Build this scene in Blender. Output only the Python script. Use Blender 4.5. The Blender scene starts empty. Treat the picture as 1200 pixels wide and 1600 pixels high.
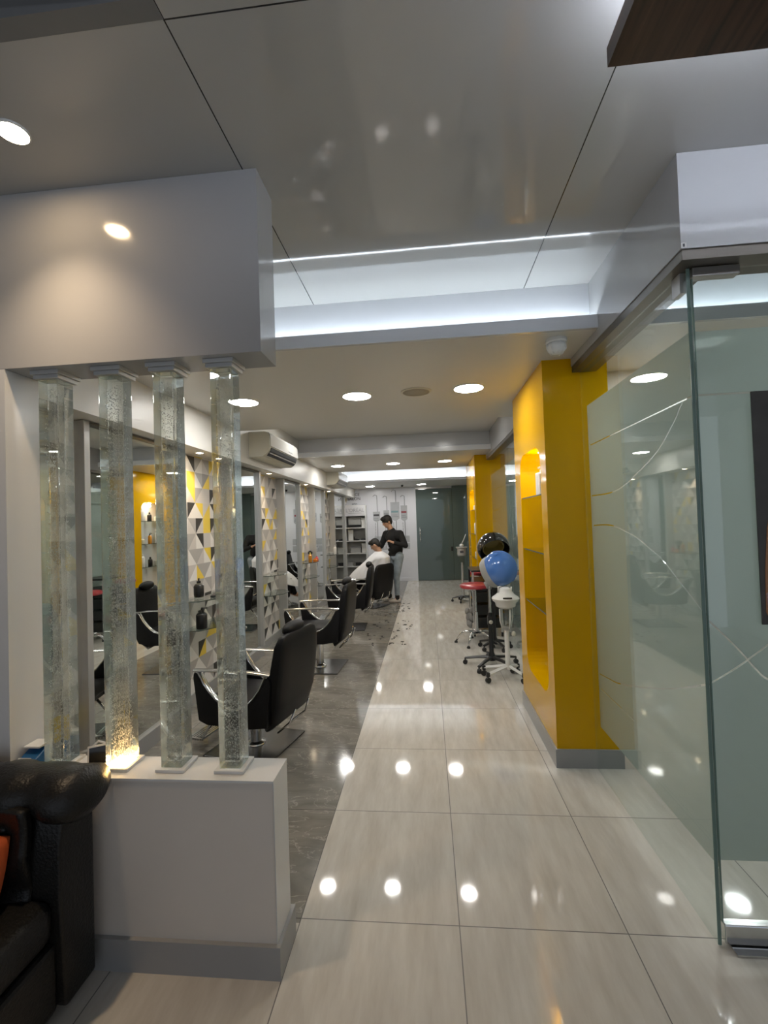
import bpy, bmesh, math, random
from mathutils import Vector, Matrix, Euler
random.seed(7)
C = bpy.context.scene.collection
S = bpy.context.scene
PI = math.pi

# ------------------------------------------------------------------ camera
cam_d = bpy.data.cameras.new('camera'); cam = bpy.data.objects.new('camera', cam_d); C.objects.link(cam)
YAW, PITCH, ROLL = 0.0930321, 0.0221811, -0.0330662
cy, sy, cp, sp = math.cos(YAW), math.sin(YAW), math.cos(PITCH), math.sin(PITCH)
fwd = Vector((-sy*cp, cy*cp, sp)); rt = Vector((cy, sy, 0)); up = rt.cross(fwd)
r2 = math.cos(ROLL)*rt + math.sin(ROLL)*up; u2 = -math.sin(ROLL)*rt + math.cos(ROLL)*up
m = Matrix((r2, u2, -fwd)).transposed().to_4x4(); m.translation = Vector((0, 0, 1.65))
cam.matrix_world = m
cam_d.sensor_fit = 'HORIZONTAL'; cam_d.sensor_width = 36; cam_d.lens = 718.78/1200*36
cam_d.clip_start = 0.02; cam_d.clip_end = 100
S.camera = cam

# ------------------------------------------------------------------ light levels and exposure
S.view_settings.view_transform = 'Standard'; S.view_settings.look = 'None'
S.view_settings.gamma = 1; S.view_settings.use_curve_mapping = False
S.view_settings.exposure = 0.75
WORLD = (0.80, 0.88, 1.0); WORLD_S = 0.36
L_DOWN = 54.0      # recessed discs
L_CABIN = 55.0
L_LED = 24.0       # cove strips
L_LEDB = 30.0
L_WOOD = 36.0
W_SPOT = 42.0      # warm reception spot, watts
W_PAT = 16.0        # warm spots over the patterned panels
W_PILLAR = 40.0
w = bpy.data.worlds.new('world'); S.world = w; w.use_nodes = True
w.node_tree.nodes['Background'].inputs[0].default_value = (*WORLD, 1)
w.node_tree.nodes['Background'].inputs[1].default_value = WORLD_S

# ------------------------------------------------------------------ node helper
class NT:
    def __init__(s, name):
        s.m = bpy.data.materials.new(name); s.m.use_nodes = True
        s.t = s.m.node_tree; s.t.nodes.clear(); s.out = s.t.nodes.new('ShaderNodeOutputMaterial')
    def n(s, typ, ins=None, **kw):
        o = s.t.nodes.new(typ)
        for k, v in kw.items(): setattr(o, k, v)
        for k, v in (ins or {}).items():
            i = o.inputs[k]
            if isinstance(v, bpy.types.NodeSocket): s.t.links.new(v, i)
            else: i.default_value = v
        return o
    def f(s, op, a, b=0.0, c=0.0):
        return s.n('ShaderNodeMath', {0: a, 1: b, 2: c}, operation=op).outputs[0]
    def pos(s):
        g = s.n('ShaderNodeNewGeometry'); x = s.n('ShaderNodeSeparateXYZ', {0: g.outputs['Position']})
        return g.outputs['Position'], x.outputs[0], x.outputs[1], x.outputs[2]
    def mix(s, fac, a, b):
        o = s.n('ShaderNodeMix', data_type='RGBA')
        for k, v in ((0, fac), (6, a), (7, b)):
            if isinstance(v, bpy.types.NodeSocket): s.t.links.new(v, o.inputs[k])
            else: o.inputs[k].default_value = v
        return o.outputs[2]
    def shmix(s, fac, a, b):
        return s.n('ShaderNodeMixShader', {0: fac, 1: a, 2: b}).outputs[0]
    def end(s, sh):
        s.t.links.new(sh, s.out.inputs[0]); return s.m
def c4(c): return (c[0], c[1], c[2], 1)
def mat(name, col, rough=.5, metal=0., spec=.5, coat=0., var=.08, scale=9., bump=0., bscale=60., sheen=0.):
    t = NT(name)
    tc = t.n('ShaderNodeTexCoord').outputs['Object']
    nz = t.n('ShaderNodeTexNoise', {'Vector': tc, 'Scale': scale, 'Detail': 4.}).outputs[0]
    a = c4([min(1, x*(1+var)) for x in col]); b = c4([x*(1-var) for x in col])
    p = t.n('ShaderNodeBsdfPrincipled', {'Base Color': t.mix(nz, b, a), 'Roughness': rough, 'Metallic': metal,
            'Specular IOR Level': spec, 'Coat Weight': coat, 'Coat Roughness': .04})
    if bump:
        n2 = t.n('ShaderNodeTexNoise', {'Vector': tc, 'Scale': bscale, 'Detail': 3.}).outputs[0]
        t.t.links.new(t.n('ShaderNodeBump', {'Height': n2, 'Strength': bump, 'Distance': .01}).outputs[0], p.inputs['Normal'])
    return t.end(p.outputs[0])
def emit(name, col, s):
    t = NT(name); return t.end(t.n('ShaderNodeEmission', {0: c4(col), 1: s}).outputs[0])
def schlick(t, f0=.04, gain=1.):
    fc = t.n('ShaderNodeLayerWeight', {0: .5}).outputs['Facing']
    return t.f('MULTIPLY', t.f('ADD', t.f('MULTIPLY', t.f('POWER', fc, 5.), 1-f0), f0), gain)
def glass(name, tint, f0=.05):
    t = NT(name)
    a = t.n('ShaderNodeBsdfTransparent', {0: c4(tint)}).outputs[0]
    b = t.n('ShaderNodeBsdfGlossy', {0: (1, 1, 1, 1), 'Roughness': 0.}).outputs[0]
    return t.end(t.shmix(schlick(t, f0), a, b))
def frosted(name, col, clear=.08, trans=.55):
    t = NT(name)
    _, x, y, z = t.pos()
    nz = t.n('ShaderNodeTexNoise', {'Scale': 1.2, 'Detail': 2.}).outputs[0]
    cc = t.mix(nz, c4([k*.96 for k in col]), c4(col))
    d = t.n('ShaderNodeBsdfDiffuse', {0: cc}).outputs[0]; tr = t.n('ShaderNodeBsdfTranslucent', {0: cc}).outputs[0]
    a = t.shmix(trans, d, tr)
    a = t.shmix(clear, a, t.n('ShaderNodeBsdfTransparent', {0: c4(col)}).outputs[0])
    g = t.n('ShaderNodeBsdfGlossy', {0: (1, 1, 1, 1), 'Roughness': .02}).outputs[0]
    return t.end(t.shmix(schlick(t, .05), a, g))

# ------------------------------------------------------------------ surface materials
def m_floor_light():
    t = NT('ivory_tile'); P, x, y, z = t.pos()
    u = t.f('DIVIDE', t.f('ADD', x, .585), .658); v = t.f('DIVIDE', t.f('ADD', y, 10*.725-1.922), .725)
    def edge(q, wd):
        fr = t.f('FRACT', t.f('ADD', q, 50.)); return t.f('LESS_THAN', t.f('MINIMUM', fr, t.f('SUBTRACT', 1., fr)), wd)
    g = t.f('MAXIMUM', edge(u, .0032), edge(v, .003))
    cell = t.n('ShaderNodeCombineXYZ', {0: t.f('FLOOR', t.f('ADD', u, 50.)), 1: t.f('FLOOR', t.f('ADD', v, 50.))}).outputs[0]
    wn = t.n('ShaderNodeTexWhiteNoise', {'Vector': cell}, noise_dimensions='3D')
    off = t.n('ShaderNodeVectorMath', {0: P, 1: t.n('ShaderNodeVectorMath', {0: wn.outputs['Color'], 1: (5, 5, 5)}, operation='MULTIPLY').outputs[0]}, operation='ADD').outputs[0]
    mp = t.n('ShaderNodeMapping', {'Vector': off, 'Rotation': (0, 0, .5), 'Scale': (9, 1.6, 1)}).outputs[0]
    n1 = t.n('ShaderNodeTexNoise', {'Vector': mp, 'Scale': 1.6, 'Detail': 5., 'Roughness': .6}).outputs[0]
    f = t.n('ShaderNodeMapRange', {0: n1, 1: .3, 2: .72}).outputs[0]
    c = t.mix(f, (.50, .46, .40, 1), (.66, .63, .57, 1))
    c = t.mix(t.f('MULTIPLY', wn.outputs['Value'], .12), c, (.55, .54, .52, 1))
    c = t.mix(g, c, (.14, .13, .12, 1))
    rg = t.f('ADD', t.f('MULTIPLY', g, .4), .05)
    return t.end(t.n('ShaderNodeBsdfPrincipled', {'Base Color': c, 'Roughness': rg, 'Specular IOR Level': .55}).outputs[0])
def m_floor_dark():
    t = NT('grey_marble_tile'); P, x, y, z = t.pos()
    u = t.f('DIVIDE', t.f('ADD', x, .585), .70); v = t.f('DIVIDE', t.f('ADD', y, 10*.725-1.922), .725)
    def edge(q, wd):
        fr = t.f('FRACT', t.f('ADD', q, 50.)); return t.f('LESS_THAN', t.f('MINIMUM', fr, t.f('SUBTRACT', 1., fr)), wd)
    g = t.f('MAXIMUM', edge(u, .0025), edge(v, .0025))
    mp = t.n('ShaderNodeMapping', {'Vector': P, 'Rotation': (0, 0, .9), 'Scale': (1, 2.2, 1)}).outputs[0]
    n1 = t.n('ShaderNodeTexNoise', {'Vector': mp, 'Scale': 1.7, 'Detail': 8., 'Roughness': .62, 'Distortion': 1.6}).outputs[0]
    f = t.n('ShaderNodeMapRange', {0: n1, 1: .35, 2: .75}).outputs[0]
    c = t.mix(f, (.165, .157, .138, 1), (.29, .275, .245, 1))
    n2 = t.n('ShaderNodeTexNoise', {'Vector': mp, 'Scale': 2.3, 'Detail': 6., 'Distortion': 2.5}).outputs[0]
    vein = t.f('LESS_THAN', t.f('ABSOLUTE', t.f('SUBTRACT', n2, .5)), .008)
    c = t.mix(t.f('MULTIPLY', vein, .5), c, (.42, .40, .36, 1))
    c = t.mix(g, c, (.06, .06, .055, 1))
    return t.end(t.n('ShaderNodeBsdfPrincipled', {'Base Color': c, 'Roughness': .10, 'Specular IOR Level': .5}).outputs[0])
def m_ceiling():
    t = NT('glossy_ceiling_panel'); P, x, y, z = t.pos()
    def ln(q, at): return t.f('LESS_THAN', t.f('ABSOLUTE', t.f('SUBTRACT', q, at)), .0022)
    l = t.f('MAXIMUM', ln(x, -.655), ln(x, .62))
    l2 = t.f('MULTIPLY', ln(y, 1.146), t.f('GREATER_THAN', x, -.655))
    g = t.f('MAXIMUM', l, l2)
    c = t.mix(g, (.45, .45, .435, 1), (.02, .02, .02, 1))
    nz = t.n('ShaderNodeTexNoise', {'Vector': P, 'Scale': 2.2, 'Detail': 2.}).outputs[0]
    b = t.n('ShaderNodeBump', {'Height': nz, 'Strength': .05, 'Distance': .02}).outputs[0]
    return t.end(t.n('ShaderNodeBsdfPrincipled', {'Base Color': c, 'Roughness': .06, 'Specular IOR Level': .6, 'Normal': b}).outputs[0])
def m_pattern():
    t = NT('triangle_wallpaper'); P, x, y, z = t.pos()
    k = .15
    u = t.f('DIVIDE', t.f('ADD', y, 20.), k); v = t.f('DIVIDE', t.f('ADD', z, 20.), k)
    iu = t.f('FLOOR', u); iv = t.f('FLOOR', v); fu = t.f('FRACT', u); fv = t.f('FRACT', v)
    par = t.f('MODULO', t.f('ADD', iu, iv), 2.)
    d1 = t.f('GREATER_THAN', t.f('ADD', fu, fv), 1.); d2 = t.f('GREATER_THAN', fv, fu)
    tri = t.f('ADD', t.f('MULTIPLY', par, d1), t.f('MULTIPLY', t.f('SUBTRACT', 1., par), d2))
    vec = t.n('ShaderNodeCombineXYZ', {0: iu, 1: iv, 2: tri}).outputs[0]
    wn = t.n('ShaderNodeTexWhiteNoise', {'Vector': vec}, noise_dimensions='3D').outputs['Value']
    def ramp(cols):
        r = t.n('ShaderNodeValToRGB', {0: wn}); cr = r.color_ramp; cr.interpolation = 'CONSTANT'
        while len(cr.elements) < len(cols): cr.elements.new(.5)
        for e, (p_, c_) in zip(cr.elements, cols): e.position = p_; e.color = c4(c_)
        return r.outputs[0]
    la = ramp([(0, (.74, .72, .69)), (.50, (.56, .53, .50)), (.90, (.78, .57, .08))])
    lb = ramp([(0, (.40, .385, .37)), (.42, (.54, .51, .485)), (.64, (.27, .26, .25)), (.76, (.035, .033, .03)), (.93, (.76, .56, .07))])
    colr = t.mix(tri, la, lb)
    return t.end(t.n('ShaderNodeBsdfPrincipled', {'Base Color': colr, 'Roughness': .45}).outputs[0])
def m_wood():
    t = NT('dark_walnut_laminate'); P, x, y, z = t.pos()
    mp = t.n('ShaderNodeMapping', {'Vector': P, 'Scale': (22, 1.2, 8)}).outputs[0]
    n1 = t.n('ShaderNodeTexNoise', {'Vector': mp, 'Scale': 1.5, 'Detail': 6., 'Distortion': .6}).outputs[0]
    f = t.n('ShaderNodeMapRange', {0: n1, 1: .3, 2: .75}).outputs[0]
    return t.end(t.n('ShaderNodeBsdfPrincipled', {'Base Color': t.mix(f, (.030, .014, .009, 1), (.13, .062, .036, 1)), 'Roughness': .3}).outputs[0])
def m_pillar(name):
    t = NT(name)
    a = t.n('ShaderNodeBsdfGlass', {0: (.96, .98, .96, 1), 'Roughness': 0., 'IOR': 1.45}).outputs[0]
    b = t.n('ShaderNodeBsdfTransparent', {0: (.84, .88, .86, 1)}).outputs[0]
    return t.end(t.shmix(.30, a, b))
M = {}
M['floor'] = m_floor_light(); M['dfloor'] = m_floor_dark(); M['ceil'] = m_ceiling(); M['pattern'] = m_pattern(); M['wood'] = m_wood()
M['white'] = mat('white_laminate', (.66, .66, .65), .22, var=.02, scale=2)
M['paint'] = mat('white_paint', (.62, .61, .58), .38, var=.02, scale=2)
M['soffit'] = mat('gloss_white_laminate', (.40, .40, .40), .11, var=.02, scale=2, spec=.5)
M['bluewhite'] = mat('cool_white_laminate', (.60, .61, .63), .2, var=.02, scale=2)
M['half'] = mat('taupe_laminate', (.66, .61, .55), .3, var=.04, scale=3)
M['skirt'] = mat('grey_skirting_tile', (.33, .33, .325), .28, var=.05, scale=6)
M['yellow'] = mat('yellow_lacquer', (.68, .37, .0), .12, spec=.2, coat=0., var=.02, scale=2)
M['back'] = mat('white_print_wall', (.74, .75, .80), .25, var=.03, scale=3)
M['black_void'] = mat('unlit_black', (.001, .001, .001), 1., spec=0.)  # black colour stands in for darkness in the ceiling void and unlit back room
M['chrome'] = mat('brushed_chrome', (.70, .70, .70), .16, metal=1., var=.05, scale=30)
M['steel'] = mat('brushed_steel', (.42, .41, .39), .32, metal=1., var=.1, scale=40)
M['dsteel'] = mat('dark_steel_plate', (.20, .20, .205), .22, metal=1., var=.1, scale=20)
M['pedge'] = mat('green_glass_edge', (.15, .23, .20), .25)
M['alu'] = mat('grey_aluminium', (.50, .50, .49), .35, metal=.4, var=.05)
M['bronze'] = mat('brown_metal_channel', (.16, .145, .125), .35, metal=.7, var=.1)
M['leather'] = mat('black_vinyl', (.008, .008, .009), .46, spec=.2, var=.2, bump=.12, bscale=160)
M['sofa'] = mat('black_leather', (.010, .0095, .009), .38, spec=.35, var=.25, bump=.25, bscale=110)
M['blackp'] = mat('black_plastic', (.012, .012, .012), .32)
M['glossblack'] = mat('gloss_black_plastic', (.018, .017, .016), .06, coat=.6)
M['whitep'] = mat('white_plastic', (.72, .72, .70), .22, var=.03)
M['creamp'] = mat('cream_plastic', (.58, .56, .47), .3, var=.04)
M['greyp'] = mat('grey_plastic', (.36, .36, .35), .4)
M['blue'] = mat('blue_plastic', (.075, .20, .56), .12, coat=.5, var=.06)
M['dblue'] = mat('blue_casing', (.02, .13, .34), .3)
M['red'] = mat('red_vinyl', (.42, .035, .045), .28, var=.08)
M['orange'] = mat('orange_velvet', (.50, .085, .015), .8, var=.2)
M['mirror'] = mat('mirror_silver', (.80, .83, .81), .0, metal=1., var=.005)
M['glass'] = glass('clear_green_glass', (.92, .95, .935))
M['clear'] = glass('clear_plastic', (.86, .88, .87))
M['shelfglass'] = glass('grey_shelf_glass', (.72, .78, .76), .08)
M['edge'] = mat('dark_green_glass_edge', (.03, .045, .04), .15)
M['film'] = frosted('frosted_film', (.72, .765, .735), .05, .6)
M['doorfilm'] = frosted('frosted_door_glass', (.27, .35, .325), .12, .6)
M['pillar'] = m_pillar('acrylic_block')
M['bubble'] = mat('air_bubble', (.68, .68, .66), .1)
M['disc'] = emit('lamp_diffuser', (1., .97, .92), L_DOWN)
M['cdisc'] = emit('cabin_lamp_diffuser', (.95, .98, 1.), L_CABIN)
M['warmdisc'] = emit('warm_lamp', (1., .72, .42), 60.)
M['patdisc'] = emit('warm_small_lamp', (1., .80, .55), 30.)
M['rod'] = emit('warm_light_rod', (1., .58, .20), W_PILLAR)
M['led'] = emit('cool_led', (.80, .90, 1.), L_LED)
M['ledb'] = emit('white_led', (.90, .95, 1.), L_LEDB)
M['ledw'] = emit('panel_led', (.78, .85, 1.), L_WOOD)
M['skin'] = mat('skin', (.42, .235, .145), .5, var=.06)
M['hair'] = mat('black_hair', (.010, .008, .007), .5, bump=.5, bscale=180)
M['shirt'] = mat('black_shirt', (.005, .005, .0055), .85)
M['jeans'] = mat('faded_jeans', (.22, .26, .29), .8, var=.45, scale=11)
M['shoe'] = mat('pale_trainer', (.50, .46, .42), .6)
M['sock'] = mat('black_sock', (.012, .012, .012), .9)
M['cape'] = mat('white_cape', (.66, .67, .70), .6, var=.05)
M['print'] = mat('grey_print', (.30, .31, .33), .5, var=.15)
M['printl'] = mat('pale_grey_print', (.44, .455, .48), .5, var=.12)
M['printd'] = mat('dark_print', (.06, .06, .065), .5)
M['printt'] = mat('teal_print', (.20, .33, .36), .5)
M['printr'] = mat('red_print', (.28, .06, .07), .5)
M['signgrey'] = mat('pale_sign', (.60, .60, .62), .3)
M['poster'] = mat('dark_grey_print', (.075, .07, .065), .35, var=.3, scale=14)
M['amber'] = mat('amber_liquid', (.55, .22, .02), .2)
M['yellowp'] = mat('pale_yellow_plastic', (.75, .62, .18), .3)
M['screen'] = mat('dark_screen', (.012, .013, .014), .12)
M['paper'] = mat('white_card', (.70, .69, .66), .5)
M['hairbit'] = mat('hair_clipping', (.012, .010, .009), .9)
M['pewter'] = mat('grey_fluff', (.30, .29, .27), .95, bump=.8)

# ------------------------------------------------------------------ mesh builder
class MB:
    def __init__(s): s.v = []; s.f = []
    def add(s, vs, fs):
        o = len(s.v); s.v += [tuple(v) for v in vs]; s.f += [tuple(i+o for i in f) for f in fs]; return s
    def box(s, x0, x1, y0, y1, z0, z1, R=None, at=None):
        vs = [Vector((x, y, z)) for z in (z0, z1) for y in (y0, y1) for x in (x0, x1)]
        if R is not None: vs = [R @ v for v in vs]
        if at is not None: vs = [v + Vector(at) for v in vs]
        return s.add(vs, [(0, 2, 3, 1), (4, 5, 7, 6), (0, 1, 5, 4), (2, 6, 7, 3), (0, 4, 6, 2), (1, 3, 7, 5)])
    def loft(s, rings, cap=True):
        n = len(rings[0]); o = len(s.v)
        for r in rings: s.v += [tuple(p) for p in r]
        for i in range(len(rings)-1):
            for j in range(n):
                k = (j+1) % n
                s.f.append((o+i*n+j, o+i*n+k, o+(i+1)*n+k, o+(i+1)*n+j))
        if cap:
            s.f.append(tuple(o+j for j in reversed(range(n)))); q = o+(len(rings)-1)*n
            s.f.append(tuple(q+j for j in range(n)))
        return s
    def tube(s, pts, r, n=10, cap=True, flat=None):
        pts = [Vector(p) for p in pts]; rings = []
        rs = r if isinstance(r, (list, tuple)) else [r]*len(pts)
        prev = None
        for i, p in enumerate(pts):
            d = (pts[min(i+1, len(pts)-1)]-pts[max(i-1, 0)]).normalized()
            if prev is None:
                a = Vector((0, 0, 1)) if abs(d.z) < .9 else Vector((1, 0, 0))
                u = d.cross(a).normalized()
            else:
                u = (prev - d*prev.dot(d)).normalized()
            prev = u; v = d.cross(u)
            fl = flat or (1, 1)
            rings.append([p + u*math.cos(t)*rs[i]*fl[0] + v*math.sin(t)*rs[i]*fl[1] for t in [2*PI*k/n for k in range(n)]])
        return s.loft(rings, cap)
    def lathe(s, prof, at=(0, 0, 0), n=24, R=None):
        rings = []
        for (r, z) in prof:
            ring = []
            for k in range(n):
                p = Vector((r*math.cos(2*PI*k/n), r*math.sin(2*PI*k/n), z))
                if R is not None: p = R @ p
                ring.append(p + Vector(at))
            rings.append(ring)
        return s.loft(rings, True)
    def prism(s, poly, axis, a, b):      # poly of 2D points extruded along axis from a to b
        def P(p, q):
            return {'x': (q, p[0], p[1]), 'y': (p[0], q, p[1]), 'z': (p[0], p[1], q)}[axis]
        return s.loft([[P(p, a) for p in poly], [P(p, b) for p in poly]])
    def ell(s, c, r, R=None, nu=14, nv=9):
        rings = []
        for j in range(nv+1):
            t = max(.02, min(PI-.02, PI*j/nv)); ring = []
            for k in range(nu):
                p = Vector((r[0]*math.sin(t)*math.cos(2*PI*k/nu), r[1]*math.sin(t)*math.sin(2*PI*k/nu), -r[2]*math.cos(t)))
                if R is not None: p = R @ p
                ring.append(p + Vector(c))
            rings.append(ring)
        return s.loft(rings)
    def cap(s, a, b, ra, rb, n=14):      # tapered capsule
        a = Vector(a); b = Vector(b); s.ell(a, (ra, ra, ra), None, n, 7); s.ell(b, (rb, rb, rb), None, n, 7)
        return s.tube([a, b], [ra, rb], n)
    def build(s, name, mt, parent=None, bev=0., seg=2, smooth=False, kind=None, label=None):
        me = bpy.data.meshes.new(name); me.from_pydata(s.v, [], s.f)
        bm = bmesh.new(); bm.from_mesh(me); bmesh.ops.recalc_face_normals(bm, faces=bm.faces[:])
        if bev:
            es = [e for e in bm.edges if len(e.link_faces) == 2 and e.calc_face_angle(0) > .6]
            bmesh.ops.bevel(bm, geom=es, offset=bev, segments=seg, affect='EDGES', profile=.5, clamp_overlap=True)
        bm.to_mesh(me); bm.free()
        if smooth:
            for p in me.polygons: p.use_smooth = True
        me.materials.append(mt if not isinstance(mt, str) else M[mt])
        o = bpy.data.objects.new(name, me); C.objects.link(o)
        if parent is not None: o.parent = parent
        if kind: o['kind'] = kind
        if label: o['label'] = label
        if smooth == 'auto':
            try:
                bm = bmesh.new(); bm.from_mesh(me)
                for e in bm.edges: e.smooth = (len(e.link_faces) == 2 and e.calc_face_angle(0) < .7)
                bm.to_mesh(me); bm.free()
            except Exception: pass
        return o
def B(name, mt, x0, x1, y0, y1, z0, z1, parent=None, bev=0., **k):
    return MB().box(x0, x1, y0, y1, z0, z1).build(name, mt, parent, bev, **k)
def struct(name, mt, *b, **k):
    o = B(name, mt, *b, **k); o['kind'] = 'structure'; return o
def thing(name, label, cat, loc=(0, 0, 0), rz=0., group=None):
    o = bpy.data.objects.new(name, None); C.objects.link(o); o.location = loc; o.rotation_euler = (0, 0, rz)
    o.empty_display_size = .05
    return tag(o, label, cat, group)
def tag(o, label, cat, group=None):
    o['label'] = label; o['category'] = cat
    if group: o['group'] = group
    return o
def copy_tree(o, parent=None):
    c = o.copy(); C.objects.link(c)
    if parent is not None: c.parent = parent
    for ch in [q for q in o.children]: copy_tree(ch, c)
    return c
def bake(o):
    dg = bpy.context.evaluated_depsgraph_get(); dg.update()
    me = bpy.data.meshes.new_from_object(o.evaluated_get(dg)); o.modifiers.clear(); o.data = me
    return o
def remesh(o, vox, it=4):
    r = o.modifiers.new('r', 'REMESH'); r.mode = 'VOXEL'; r.voxel_size = vox; r.use_smooth_shade = True
    q = o.modifiers.new('s', 'SMOOTH'); q.iterations = it; q.factor = .5
    return bake(o)
def text(name, body, size, mt, loc, rot, parent=None, ext=.002, align='CENTER'):
    cu = bpy.data.curves.new(name, 'FONT'); cu.body = body; cu.size = size; cu.extrude = ext; cu.align_x = align; cu.resolution_u = 3
    o = bpy.data.objects.new(name, cu); C.objects.link(o)
    dg = bpy.context.evaluated_depsgraph_get(); dg.update()
    me = bpy.data.meshes.new_from_object(o.evaluated_get(dg)); bpy.data.objects.remove(o)
    n = bpy.data.objects.new(name, me); C.objects.link(n); me.materials.append(M[mt])
    n.location = loc; n.rotation_euler = rot
    if parent is not None: n.parent = parent
    return n
def light(name, kind, loc, energy, col, parent=None, **k):
    d = bpy.data.lights.new(name, kind); d.energy = energy; d.color = col
    for a, v in k.items(): setattr(d, a, v)
    o = bpy.data.objects.new(name, d); C.objects.link(o); o.location = loc
    if parent is not None: o.parent = parent
    return o
def rr(w, h, r, n=5):      # rounded rectangle polygon centred on 0
    out = []
    for cx, cz, a0 in ((w/2-r, h/2-r, 0), (-w/2+r, h/2-r, PI/2), (-w/2+r, -h/2+r, PI), (w/2-r, -h/2+r, 1.5*PI)):
        for k in range(n+1):
            a = a0+PI/2*k/n; out.append((cx+r*math.cos(a), cz+r*math.sin(a)))
    return out
def Rz(a): return Matrix.Rotation(a, 3, 'Z')
def aim(d):                # rotation taking +Z to d
    return Vector((0, 0, 1)).rotation_difference(Vector(d).normalized()).to_matrix()

# ================================================================== SETTING
XR = 4.2; YB = 12.8
mb = MB(); mb.add([(-.585, 1.9, 0), (XR, 1.9, 0), (XR, YB+1.4, 0), (-.585, YB+1.4, 0), (-3.4, -3.2, 0), (XR, -3.2, 0), (-3.4, 1.9, 0)],
                  [(0, 1, 2, 3), (4, 5, 1, 0, 6)])
mb.build('floor', 'floor', kind='structure')
MB().add([(-3.4, 1.9, 0), (-.585, 1.9, 0), (-.585, YB+1.4, 0), (-3.4, YB+1.4, 0)], [(0, 1, 2, 3)]).build('floor', 'dfloor', kind='structure')
# reception ceiling with a dark opening at its left
CZ = 3.014
struct('ceiling', 'ceil', -.655, XR, -3.2, 2.80, CZ, CZ+.04)
struct('ceiling', 'ceil', -3.4, -.655, 1.146, 2.80, CZ, CZ+.04)
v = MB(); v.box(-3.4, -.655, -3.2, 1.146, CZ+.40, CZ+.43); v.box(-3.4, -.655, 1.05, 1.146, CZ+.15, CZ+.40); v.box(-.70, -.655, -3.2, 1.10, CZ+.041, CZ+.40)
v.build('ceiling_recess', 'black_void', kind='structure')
gb = MB(); gb.box(-3.4, -.656, 1.09, 1.1455, CZ-.0005, CZ+.149); gb.build('trim_1', mat('grey_recess_board', (.20, .20, .20), .5), kind='structure')
# cove back wall, lip and lowered ceiling
struct('wall_cove', 'bluewhite', -3.4, XR, 2.78, 2.82, 2.80, CZ)
struct('trim_2', 'bluewhite', -2.3, XR, 2.655, 2.68, 2.70, 2.775)
struct('ceiling', 'paint', -3.4, XR, 2.68, 4.85, 2.70, 2.74)
B('led_strip', 'led', -2.2, XR, 2.715, 2.725, 2.742, 2.752, kind='structure')
struct('ceiling', 'paint', -3.4, XR, 4.80, 7.20, 3.0, 3.04)
struct('wall_recess_near', 'paint', -3.4, XR, 4.80, 4.85, 2.74, 3.0)
struct('wall_recess_far', 'bluewhite', -3.4, XR, 7.15, 7.20, 2.80, 3.0)
struct('trim_3', 'bluewhite', -2.3, XR, 7.02, 7.05, 2.70, 2.775)
struct('ceiling', 'paint', -3.4, XR, 7.05, 9.25, 2.70, 2.74)
struct('ceiling', 'paint', -3.4, XR, 9.2, 11.1, 2.95, 2.99)
struct('wall_cove_near', 'paint', -3.4, XR, 9.2, 9.25, 2.74, 2.95)
struct('wall_cove_far', 'bluewhite', -3.4, XR, 11.05, 11.10, 2.64, 2.95)
struct('trim_4', 'bluewhite', -2.3, XR, 10.88, 10.91, 2.60, 2.66)
struct('ceiling', 'paint', -3.4, XR, 10.91, YB+1.4, 2.60, 2.64)
B('led_strip', 'ledb', -2.0, 1.0, 10.945, 10.960, 2.642, 2.654, kind='structure')
# left side
struct('wall_left', 'pattern', -2.35, -2.25, 1.83, YB, 0, 2.40)
struct('bulkhead_left', 'paint', -2.40, -2.0, 1.86, YB, 2.36, 3.0)
struct('wall_reception', 'white', -3.4, -3.3, -3.2, 1.9, 0, CZ+.4)
struct('baseboard_left', 'skirt', -2.25, -2.235, 1.9, YB, 0, .10)
# soffit, white end column and half wall
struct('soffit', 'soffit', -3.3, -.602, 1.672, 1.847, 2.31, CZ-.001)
struct('wall_partition', 'white', -3.3, -1.655, 1.672, 1.86, .709, 2.309)
struct('half_wall', 'half', -3.3, -.602, 1.672, 1.832, .0, .70)
struct('half_wall_end', 'white', -.603, -.599, 1.672, 1.832, .118, .70)
struct('half_wall_top', 'white', -3.3, -.599, 1.669, 1.835, .70, .708)
struct('baseboard_half_wall', 'skirt', -3.3, -.585, 1.655, 1.85, 0, .118)
# right side: header, glass line, yellow columns
HZ = 2.645
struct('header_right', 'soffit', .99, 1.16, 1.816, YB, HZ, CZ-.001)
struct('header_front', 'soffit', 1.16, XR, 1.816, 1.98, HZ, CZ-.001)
struct('trim_5', 'bronze', .995, 1.15, 1.822, YB, 2.605, HZ)
struct('trim_6', 'bronze', 1.15, XR, 1.822, 1.975, 2.605, HZ)
struct('wall_cabin', 'paint', XR, XR+.05, -3.2, YB+1.4, 0, 3.4)
struct('wall_back', 'back', -2.6, -.30, YB, YB+.06, 0, 2.60)
struct('baseboard_back', 'back', -2.25, -.30, YB-.012, YB, 0, .09)
struct('wall_back_cabin', 'paint', 1.22, XR, YB, YB+.06, 0, 2.60)
struct('wall_beyond', 'black_void', -2.4, XR, YB+1.35, YB+1.4, 0, 2.6)
struct('wall_beyond_left', 'black_void', -.42, -.38, YB+.06, YB+1.35, 0, 2.6)
struct('wall_beyond_right', 'black_void', 1.3, 1.34, YB+.06, YB+1.35, 0, 2.6)

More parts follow.
